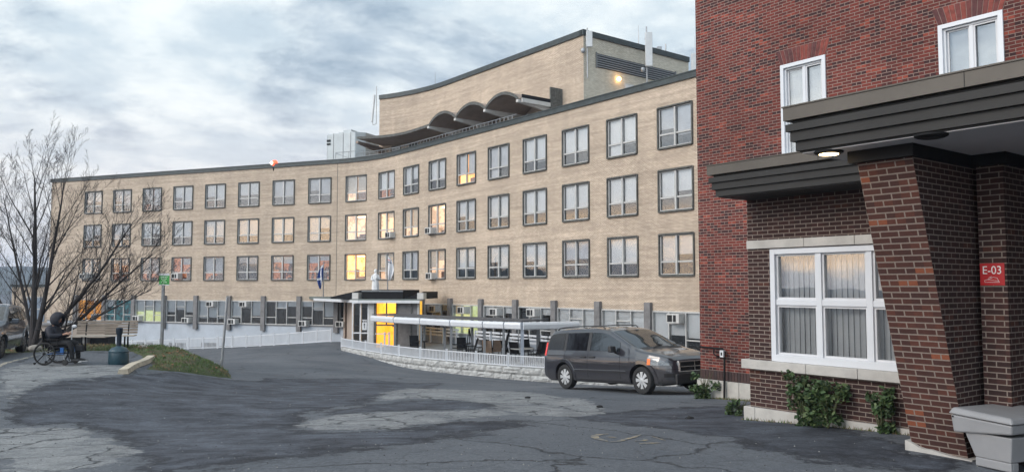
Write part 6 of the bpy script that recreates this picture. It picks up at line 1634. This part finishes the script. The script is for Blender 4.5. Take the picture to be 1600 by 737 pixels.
# ================================================================ WHEELCHAIR AND ITS USER
wc = P(79.5, 571, 21.8); zg = h1(wc.x, wc.y); yaw = R(-3)
wch = empty('wheelchair', (wc.x, wc.y, zg), yaw); tag(wch, 'black wheelchair with blue frame facing the bench', 'wheelchair')
M_blue = simple('blue_frame_paint', (.02,.09,.26), .3, .4, .05); M_tyre = simple('tyre_rubber', (.02,.02,.02), .9)
for y in (-.30, .30):
    wv = empty('wheel'); wv.parent = wch
    Mx = Matrix.Translation((0,y,.305)) @ Matrix.Rotation(PI/2, 4, 'X')
    def torus(mm, R_, r_, Mx, n_=40, k_=8):
        vs = [Mx@Vector(((R_+r_*math.cos(b_))*math.cos(a_), (R_+r_*math.cos(b_))*math.sin(a_), r_*math.sin(b_))) for a_ in [2*PI*i/n_ for i in range(n_)] for b_ in [2*PI*j/k_ for j in range(k_)]]
        mm.add(vs, [(i*k_+j, ((i+1)%n_)*k_+j, ((i+1)%n_)*k_+(j+1)%k_, i*k_+(j+1)%k_) for i in range(n_) for j in range(k_)])
    m = MB(); torus(m, .288, .018, Mx); m.build('tyre', M_tyre, wv, smooth=True)
    m = MB(); torus(m, .265, .010, Mx); torus(m, .25, .008, Matrix.Translation((0,-.05 if y < 0 else .05,0))@Mx); m.lathe([(.035,-.03),(.035,.03)], 14, 0, Mx); m.build('rim', M_black, wv, smooth=True)
    m = MB()
    for i in range(12): a_ = 2*PI*i/12; m.tube([Mx@Vector((.03*math.cos(a_+.5),.03*math.sin(a_+.5),0)), Mx@Vector((.262*math.cos(a_),.262*math.sin(a_),0))], .0035, 4)
    m.build('spokes', M_galv, wv)
    m = MB(); Mc = Matrix.Translation((.545,y*.8,.075)) @ Matrix.Rotation(PI/2, 4, 'X'); m.lathe([(.05,-.02),(.075,-.018),(.075,.018),(.05,.02)], 22, 0, Mc); m.build('caster', M_tyre, wch, smooth=True)
    m = MB(); m.tube([(.545,y*.8,.075),(.50,y*.8,.20),(.50,y*.8,.26)], .014, 6); m.build('caster_fork', M_galv, wch)
    m = MB(); yy = y*.8; m.tube([(-.16,yy,.98),(-.12,yy,.90),(-.08,yy,.46),(-.02,yy,.28),(.50,yy,.28),(.58,yy,.45),(.66,yy,.12)], .013, 7); m.tube([(-.08,yy,.46),(.56,yy,.47)], .013, 7); m.build('frame', M_black, wch, smooth=True); m = MB(); m.tube([(-.02,yy+.014,.285),(.50,yy+.014,.285)], .016, 7); m.tube([(.10,yy,.30),(.44,-yy,.46)], .014, 6); m.box((.40,yy-.02,.33),(.50,yy+.02,.47)); m.build('blue_tube', M_blue, wch, smooth=True)
    m = MB(); m.tube([(-.16,yy,.95),(-.30,yy,.93)], .020, 8); m.build('push_handle', M_black, wch, smooth=True)
    m = MB(); m.box((-.04,yy-.03,.67),(.36,yy+.03,.70)); m.tube([(0,yy,.47),(0,yy,.67)], .012, 6); m.tube([(.32,yy,.47),(.32,yy,.67)], .012, 6); m.build('armrest', M_black, wch)
    m = MB(); m.tube([(-.05,yy,.28),(-.22,yy,.10),(-.28,yy,.05)], .012, 6); m.ellipsoid((-.30,yy,.045),(.04,.02,.03)); m.build('anti_tip_bar', M_black, wch)
    m = MB(); m.box((.62,y*.75-.07,.08),(.86,y*.75+.07,.10)); m.build('footrest', M_black, wch)
m = MB(); m.box((-.06,-.23,.44),(.44,.23,.49)); m.build('seat', M_black, wch, bevel=.02)
m = MB(); m.hexa([Vector(p) for p in ((-.12,-.23,.48),(-.08,-.23,.48),(-.08,.23,.48),(-.12,.23,.48))],[Vector(p) for p in ((-.17,-.23,.90),(-.13,-.23,.90),(-.13,.23,.90),(-.17,.23,.90))]); m.build('backrest', M_black, wch, bevel=.02)
# the person
per = None
def skinned(name, verts, edges, radii, mat, parent, sub=2, root=0):
    me = bpy.data.meshes.new(name); me.from_pydata([tuple(v) for v in verts], edges, []); me.materials.append(mat)
    o = bpy.data.objects.new(name, me); C.objects.link(o); o.parent = parent
    bm = bmesh.new(); bm.from_mesh(me); ly = bm.verts.layers.skin.verify(); bm.verts.ensure_lookup_table()
    for i, r_ in enumerate(radii):
        bm.verts[i][ly].radius = r_ if isinstance(r_, tuple) else (r_, r_); bm.verts[i][ly].use_root = (i == root)
    bm.to_mesh(me); bm.free()
    md = o.modifiers.new('skin', 'SKIN')
    md.use_smooth_shade = True
    ss = o.modifiers.new('subdivision', 'SUBSURF'); ss.levels = sub; ss.render_levels = sub
    return o
M_skin = simple('skin', (.42,.24,.17), .6, 0, .05); M_coat = simple('dark_navy_quilted_coat', (.0075,.009,.017), .75, 0, .3, 14, .5, 40); M_trou = simple('black_trousers', (.008,.008,.010), .85); M_fur = simple('dark_hood_fur', (.03,.028,.033), 1.0, 0, .5, 50, 1.0, 80); M_shoe = simple('black_shoe', (.01,.01,.012), .6); M_sole = simple('white_sole', (.6,.6,.6), .7)
per = empty('person', (wc.x, wc.y, zg), yaw); tag(per, 'person in a dark hooded winter coat sitting in the wheelchair looking down at their hands', 'person')
V_ = []; E_ = []; Rr = []
def av(p, r_, par=None):
    V_.append(Vector(p)); Rr.append(r_); 
    if par is not None: E_.append((par, len(V_)-1))
    return len(V_)-1
pel = av((.05,0,.58), (.10,.12)); w_ = av((.05,0,.72), (.11,.12), pel); ch = av((.03,0,.88), (.11,.13), w_); nk = av((.09,0,1.06), .055, ch); hd0 = av((.13,0,1.14), .07, nk); hd1 = av((.16,0,1.22), .085, hd0); hd2 = av((.155,0,1.29), .07, hd1); ns_ = av((.245,0,1.19), .022, hd1)
for sgn in (-1,1):
    sh = av((.02,sgn*.17,.97), .045, ch); el = av((.14,sgn*.26,.77), .038, sh); wr_ = av((.38,sgn*.125,.805), .028, el); pm = av((.45,sgn*.07,.83), .028, wr_)
    for fi in range(4): f1 = av((.49,sgn*(.045+.012*fi),.85-.012*fi), .010, pm); f2 = av((.515,sgn*(.03+.012*fi),.845-.014*fi), .009, f1)
    th_ = av((.46,sgn*.045,.875), .010, pm)
    hp = av((.12,sgn*.11,.555), .055, pel); hk_ = av((.36,sgn*.13,.58), .045, hp); kn_ = av((.59,sgn*.14,.56), .040, hk_); ca_ = av((.65,sgn*.14,.34), .034, kn_); an_ = av((.66,sgn*.14,.15), .026, ca_); ft = av((.74,sgn*.14,.125), .024, an_); to_ = av((.82,sgn*.145,.115), .02, ft)
body = skinned('body', V_, E_, Rr, M_skin, per)
# coat
V_.clear(); E_.clear(); Rr.clear()
c0 = av((.06,0,.53), (.17,.22)); c1 = av((.05,0,.70), (.185,.20), c0); c2 = av((.02,0,.88), (.18,.20), c1); c3 = av((.06,0,1.02), (.12,.13), c2)
for sgn in (-1,1):
    a_ = av((.02,sgn*.17,.98), .105, c2); b_ = av((.14,sgn*.27,.77), .085, a_); c_ = av((.30,sgn*.18,.78), .070, b_); d_ = av((.39,sgn*.12,.805), .055, c_)
skinned('coat', list(V_), list(E_), list(Rr), M_coat, per)
V_.clear(); E_.clear(); Rr.clear()
t0 = av((.08,0,.55), (.14,.17))
for sgn in (-1,1): a_ = av((.14,sgn*.11,.555), .10, t0); b_ = av((.36,sgn*.13,.58), .09, a_); c_ = av((.57,sgn*.14,.585), .080, b_); c2_ = av((.63,sgn*.14,.50), .075, c_); d_ = av((.66,sgn*.14,.30), .065, c2_); e_ = av((.67,sgn*.14,.14), .062, d_)
skinned('trousers', list(V_), list(E_), list(Rr), M_trou, per)
for sgn in (-1,1):
    V_.clear(); E_.clear(); Rr.clear(); a_ = av((.64,sgn*.14,.13), .048); b_ = av((.72,sgn*.14,.125), .046, a_); c_ = av((.82,sgn*.145,.115), .042, b_); d_ = av((.88,sgn*.15,.11), .032, c_)
    skinned('shoe', list(V_), list(E_), list(Rr), M_shoe, per); 
    m = MB(); m.box((.60,sgn*.14-.045,.055 if False else .075),(.92,sgn*.15+.045,.095)); m.build('sole', M_sole, per, bevel=.01)
# hood: open shell with a furry edge
m = MB(); nu, nv = 22, 14; Mh = Matrix.Translation((.145,0,1.215)) @ Matrix.Rotation(R(18), 4, 'Y')
pts = []
for i in range(nv+1):
    t = R(52) + (PI-R(52))*i/nv   # angle from the face axis (+x)
    for j in range(nu):
        p_ = 2*PI*j/nu; rr = .166*(1+.05*mnoise.noise(Vector((t*3,p_*2,0)))); pts.append(Mh@Vector((rr*math.cos(t)*1.05, rr*math.sin(t)*math.cos(p_)*.92, rr*math.sin(t)*math.sin(p_)*1.08)))
m.add(pts, [(i*nu+j, i*nu+(j+1)%nu, (i+1)*nu+(j+1)%nu, (i+1)*nu+j) for i in range(nv) for j in range(nu)])
hood = m.build('hood', M_coat, per, smooth=True, angle=180); sl_ = hood.modifiers.new('thick', 'SOLIDIFY'); sl_.thickness = .02
m = MB(); rf2 = random.Random(4)
for i in range(900):
    p_ = rf2.uniform(0, 2*PI); t = R(50)+rf2.uniform(-.06,.10); b_ = Mh@Vector((.172*math.cos(t)*1.05,.172*math.sin(t)*math.cos(p_)*.92,.172*math.sin(t)*math.sin(p_)*1.08)); d_ = (b_-Mh.translation).normalized()+Vector((rf2.uniform(-.4,.9),rf2.uniform(-.5,.5),rf2.uniform(-.5,.5))); d_.normalize(); l_ = rf2.uniform(.015,.04); sd_ = d_.orthogonal().normalized()*.006
    m.add([b_-sd_, b_+sd_, b_+d_*l_], [(0,1,2)])
m.build('hood_fur', M_fur, hood)
m = MB(); m.ellipsoid((.245,-.035,1.225),(.008,.012,.008)); m.ellipsoid((.245,.035,1.225),(.008,.012,.008)); m.build('eyes', M_black, per)
m = MB(); m.ellipsoid((.235,0,1.145),(.012,.028,.008)); m.build('mouth', simple('lip',(.3,.12,.1),.6), per)
m = MB(); q = random.Random(2); m.ellipsoid((.155,0,1.235),(.10,.095,.115)); hr_ = m.build('hair', simple('dark_hair',(.02,.016,.014),.9), per, smooth=True); hr_.location = (-.012,0,.012)
# bag on the lap / under the knees
r_ = empty('handbag', (wc.x+.78, wc.y-.02, zg+.34)); tag(r_, 'black bag resting against the legs of the person in the wheelchair', 'bag')
m = MB(); m.hexa([Vector(p) for p in ((-.10,-.07,-.0),(.12,-.07,.0),(.12,.07,.0),(-.10,.07,.0))],[Vector(p) for p in ((-.12,-.06,.20),(.10,-.06,.18),(.10,.06,.18),(-.12,.06,.20))]); m.build('pouch', M_trou, r_, bevel=.04); m = MB(); m.tube([(-.08,0,.19),(-.05,0,.26),(.05,0,.25),(.08,0,.17)], .01, 6); m.build('strap', M_black, r_)
# ================================================================ BARE TREES
def tree(name, label, base, seed, stems, scale, mat, kk=(12, 9, 6, 4)):
    r_ = empty(name, base); tag(r_, label, 'tree'); q = random.Random(seed); mt = MB(); mc = MB()
    def grow(pos, d, rad, L_, depth, up):
        nseg = (8, 6, 4, 3, 3)[depth]; pts = [pos]; rads = [rad]; dirs = []; p = pos.copy(); d = d.normalized(); wob = (.05, .07, .09, .12, .14)[depth]
        for i in range(nseg):
            d = (d + Vector((q.uniform(-1,1),q.uniform(-1,1),q.uniform(-1,1)))*wob + Vector((0,0,up))).normalized()
            p = p + d*(L_/nseg); pts.append(p.copy()); rads.append(max(.0032, rad*(1-.82*(i+1)/nseg))); dirs.append(d.copy())
        (mt if depth == 0 else mc).tube(pts, rads, (9, 5, 3, 3, 3)[depth], caps=False)
        if depth >= 4: return
        n_ = kk[depth]
        for j in range(n_):
            f = (.18 if depth == 0 else .12) + .86*(j+q.uniform(.1,.9))/n_; f = min(f, .99); k_ = min(nseg-1, int(f*nseg)); fr_ = f*nseg-k_; pp_ = pts[k_].lerp(pts[k_+1], fr_); dr = dirs[k_]
            ax = Vector((q.uniform(-1,1),q.uniform(-.8,.8),q.uniform(-.35,1))); side = (ax - dr*ax.dot(dr)).normalized(); ang = R(q.uniform(18,40)); nd = dr*math.cos(ang)+side*math.sin(ang)
            grow(pp_, nd, max(.0035, rad*(1-.8*f)*q.uniform(.34,.50)), L_*q.uniform(.34,.52)*(1.15-.5*f), depth+1, (.0, .04, .05, .04)[depth] if depth else .05)
    for d, rad, L_, up, z0 in stems: grow(Vector((z0*.10,0,z0-.15)), Vector(d), rad, L_*scale, 0, up)
    mt.build('trunk', mat, r_, smooth=True); mc.build('crown', mat, r_); return r_
M_bark = simple('dark_grey_bark', (.034,.030,.031), .95, 0, .35, 6, .8, 25)
tb = P(50, 520, 28.5); zg = h1(tb.x, tb.y)
tree('bare_tree', 'large bare multi stemmed tree spreading over the hatchback towards the long building', (tb.x,tb.y,zg), 12,
     [((.05,0,1),.13,6.7,.01,0),((.32,-.1,1),.10,6.3,.012,.35),((.80,-.15,.95),.095,6.3,.012,.2),((1.2,.0,.75),.085,6.0,.012,.1),((-.28,.1,1),.07,5.8,.015,.5),((1.25,-.2,.42),.065,5.0,.03,.5),((-.7,-.1,.9),.055,4.6,.02,.5)], .97, M_bark, (14, 7, 5, 3))
tb = P(12, 500, 40); zg = h1(tb.x, tb.y)
tree('young_bare_tree', 'thin young bare tree behind the hatchback at the far left', (tb.x,tb.y,zg), 5, [((.05,0,1),.08,4.6,.02,0),((-.3,0,1),.05,3.8,.03,0),((.4,0,1),.05,3.8,.03,0)], 1.0, M_bark, (8, 6, 4, 2))
# ================================================================ WEEDS
def weed(px, py, off, rad, n_, label, leaf, seed, top=1.0, flat=.55):
    t, z = onp(px, py, off); p = W(t, off, 0); bush('weed_plant', label, (p.x,p.y,h1(p.x,p.y)), rad, n_, LF, leaf, 'weed', flat, seed, 14, top)
weed(1258, 668, .25, .30, 800, 'tall green weed bush against the brown wall below the big window, left half', .07, 1, 1.5)
weed(1294, 672, .28, .30, 800, 'leafy green weed bush against the brown wall below the big window, right half', .075, 2, 1.25)
weed(1376, 682, .25, .23, 520, 'green weed bush at the brown wall beside the leaning pier', .075, 3, 1.45)
weed(1100, 622, ROFF+.3, .30, 420, 'straggly weed at the stone corner of the red building by the minivan', .07, 4, 1.35)
weed(1156, 656, ROFF+2.6, .22, 300, 'low weed tuft growing from the asphalt beside the brown wing corner', .055, 5, .8, .8)
# low dry growth along the foot of the walls
m = MB(); q = random.Random(17)
def growth(a, b, off, n_):
    for i in range(n_):
        t = a+(b-a)*q.random(); o_ = off+abs(q.gauss(0,.04)); p = W(t,o_,0); z = h1(p.x,p.y); a_ = q.uniform(0,6.3); l_ = q.uniform(.02,.07)
        m.add([p+Vector((-.006,0,z)), p+Vector((.006,0,z)), p+Vector((l_*.5*math.cos(a_),l_*.5*math.sin(a_),z+l_))], [(0,1,2)], q.choice([0,1]))
growth(tR0-.05, 0, ROFF+.09, 700); growth(-.1, tl, .08, 260)
tag(m.build('wall_foot_grass', [M_bl1, M_bl2]), 'thin dry grass and moss along the foot of the brick walls', 'grass', kind='stuff')
# loose grit on the asphalt
m = MB(); q = random.Random(31)
for i in range(1500):
    Y_ = 6.5+24*q.random()**1.6; X_ = Y_*q.uniform(-.64,.60); z = h1(X_,Y_) if i % 1 == 0 else 0; r_ = q.uniform(.003,.009)*(1+.03*Y_)
    m.add([(X_-r_,Y_,z),(X_,Y_-r_,z),(X_+r_,Y_,z),(X_,Y_+r_,z),(X_,Y_,z+r_)], [(0,1,4),(1,2,4),(2,3,4),(3,0,4)], q.choice([0,1,1]))
tag(m.build('loose_grit', [simple('pale_grit',(.22,.22,.21),.9), simple('dark_grit',(.04,.04,.04),.9)]), 'loose grit and small stones scattered on the asphalt', 'grit', kind='stuff')
for i, (px, py) in enumerate(((938,636),(824,622),(1077,654))):
    p = ground_hit(px, py); m = MB(); m.ellipsoid((0,0,.015),(.07,.045,.03),8,5); m.v = [tuple(Vector(v_)*(1+.4*mnoise.noise(Vector(v_)*20+Vector((i,0,0))))) for v_ in m.v]
    o = m.build('asphalt_lump', M_dark); o.location = (p.x,p.y,h1(p.x,p.y)); tag(o, ['dark lump on the asphalt in front of the minivan front wheel','dark lump on the asphalt behind the minivan rear wheel','dark lump on the asphalt right of the yellow marking'][i], 'lump')

# ================================================================ AIR
m = MB(); m.box((-1850,-1850,-14),(1850,1850,60)); hz = m.build('haze', M_dark); hz['kind'] = 'stuff'; hz['label'] = 'thin blue evening haze fading the distant hills'
hm = bpy.data.materials.new('haze_air'); hm.use_nodes = True; ht = hm.node_tree; ht.nodes.clear()
pv = ht.nodes.new('ShaderNodeVolumePrincipled'); pv.inputs['Color'].default_value = (.62,.74,.95,1); pv.inputs['Density'].default_value = .0004
oo = ht.nodes.new('ShaderNodeOutputMaterial'); ht.links.new(pv.outputs[0], oo.inputs['Volume']); hz.data.materials.clear(); hz.data.materials.append(hm)
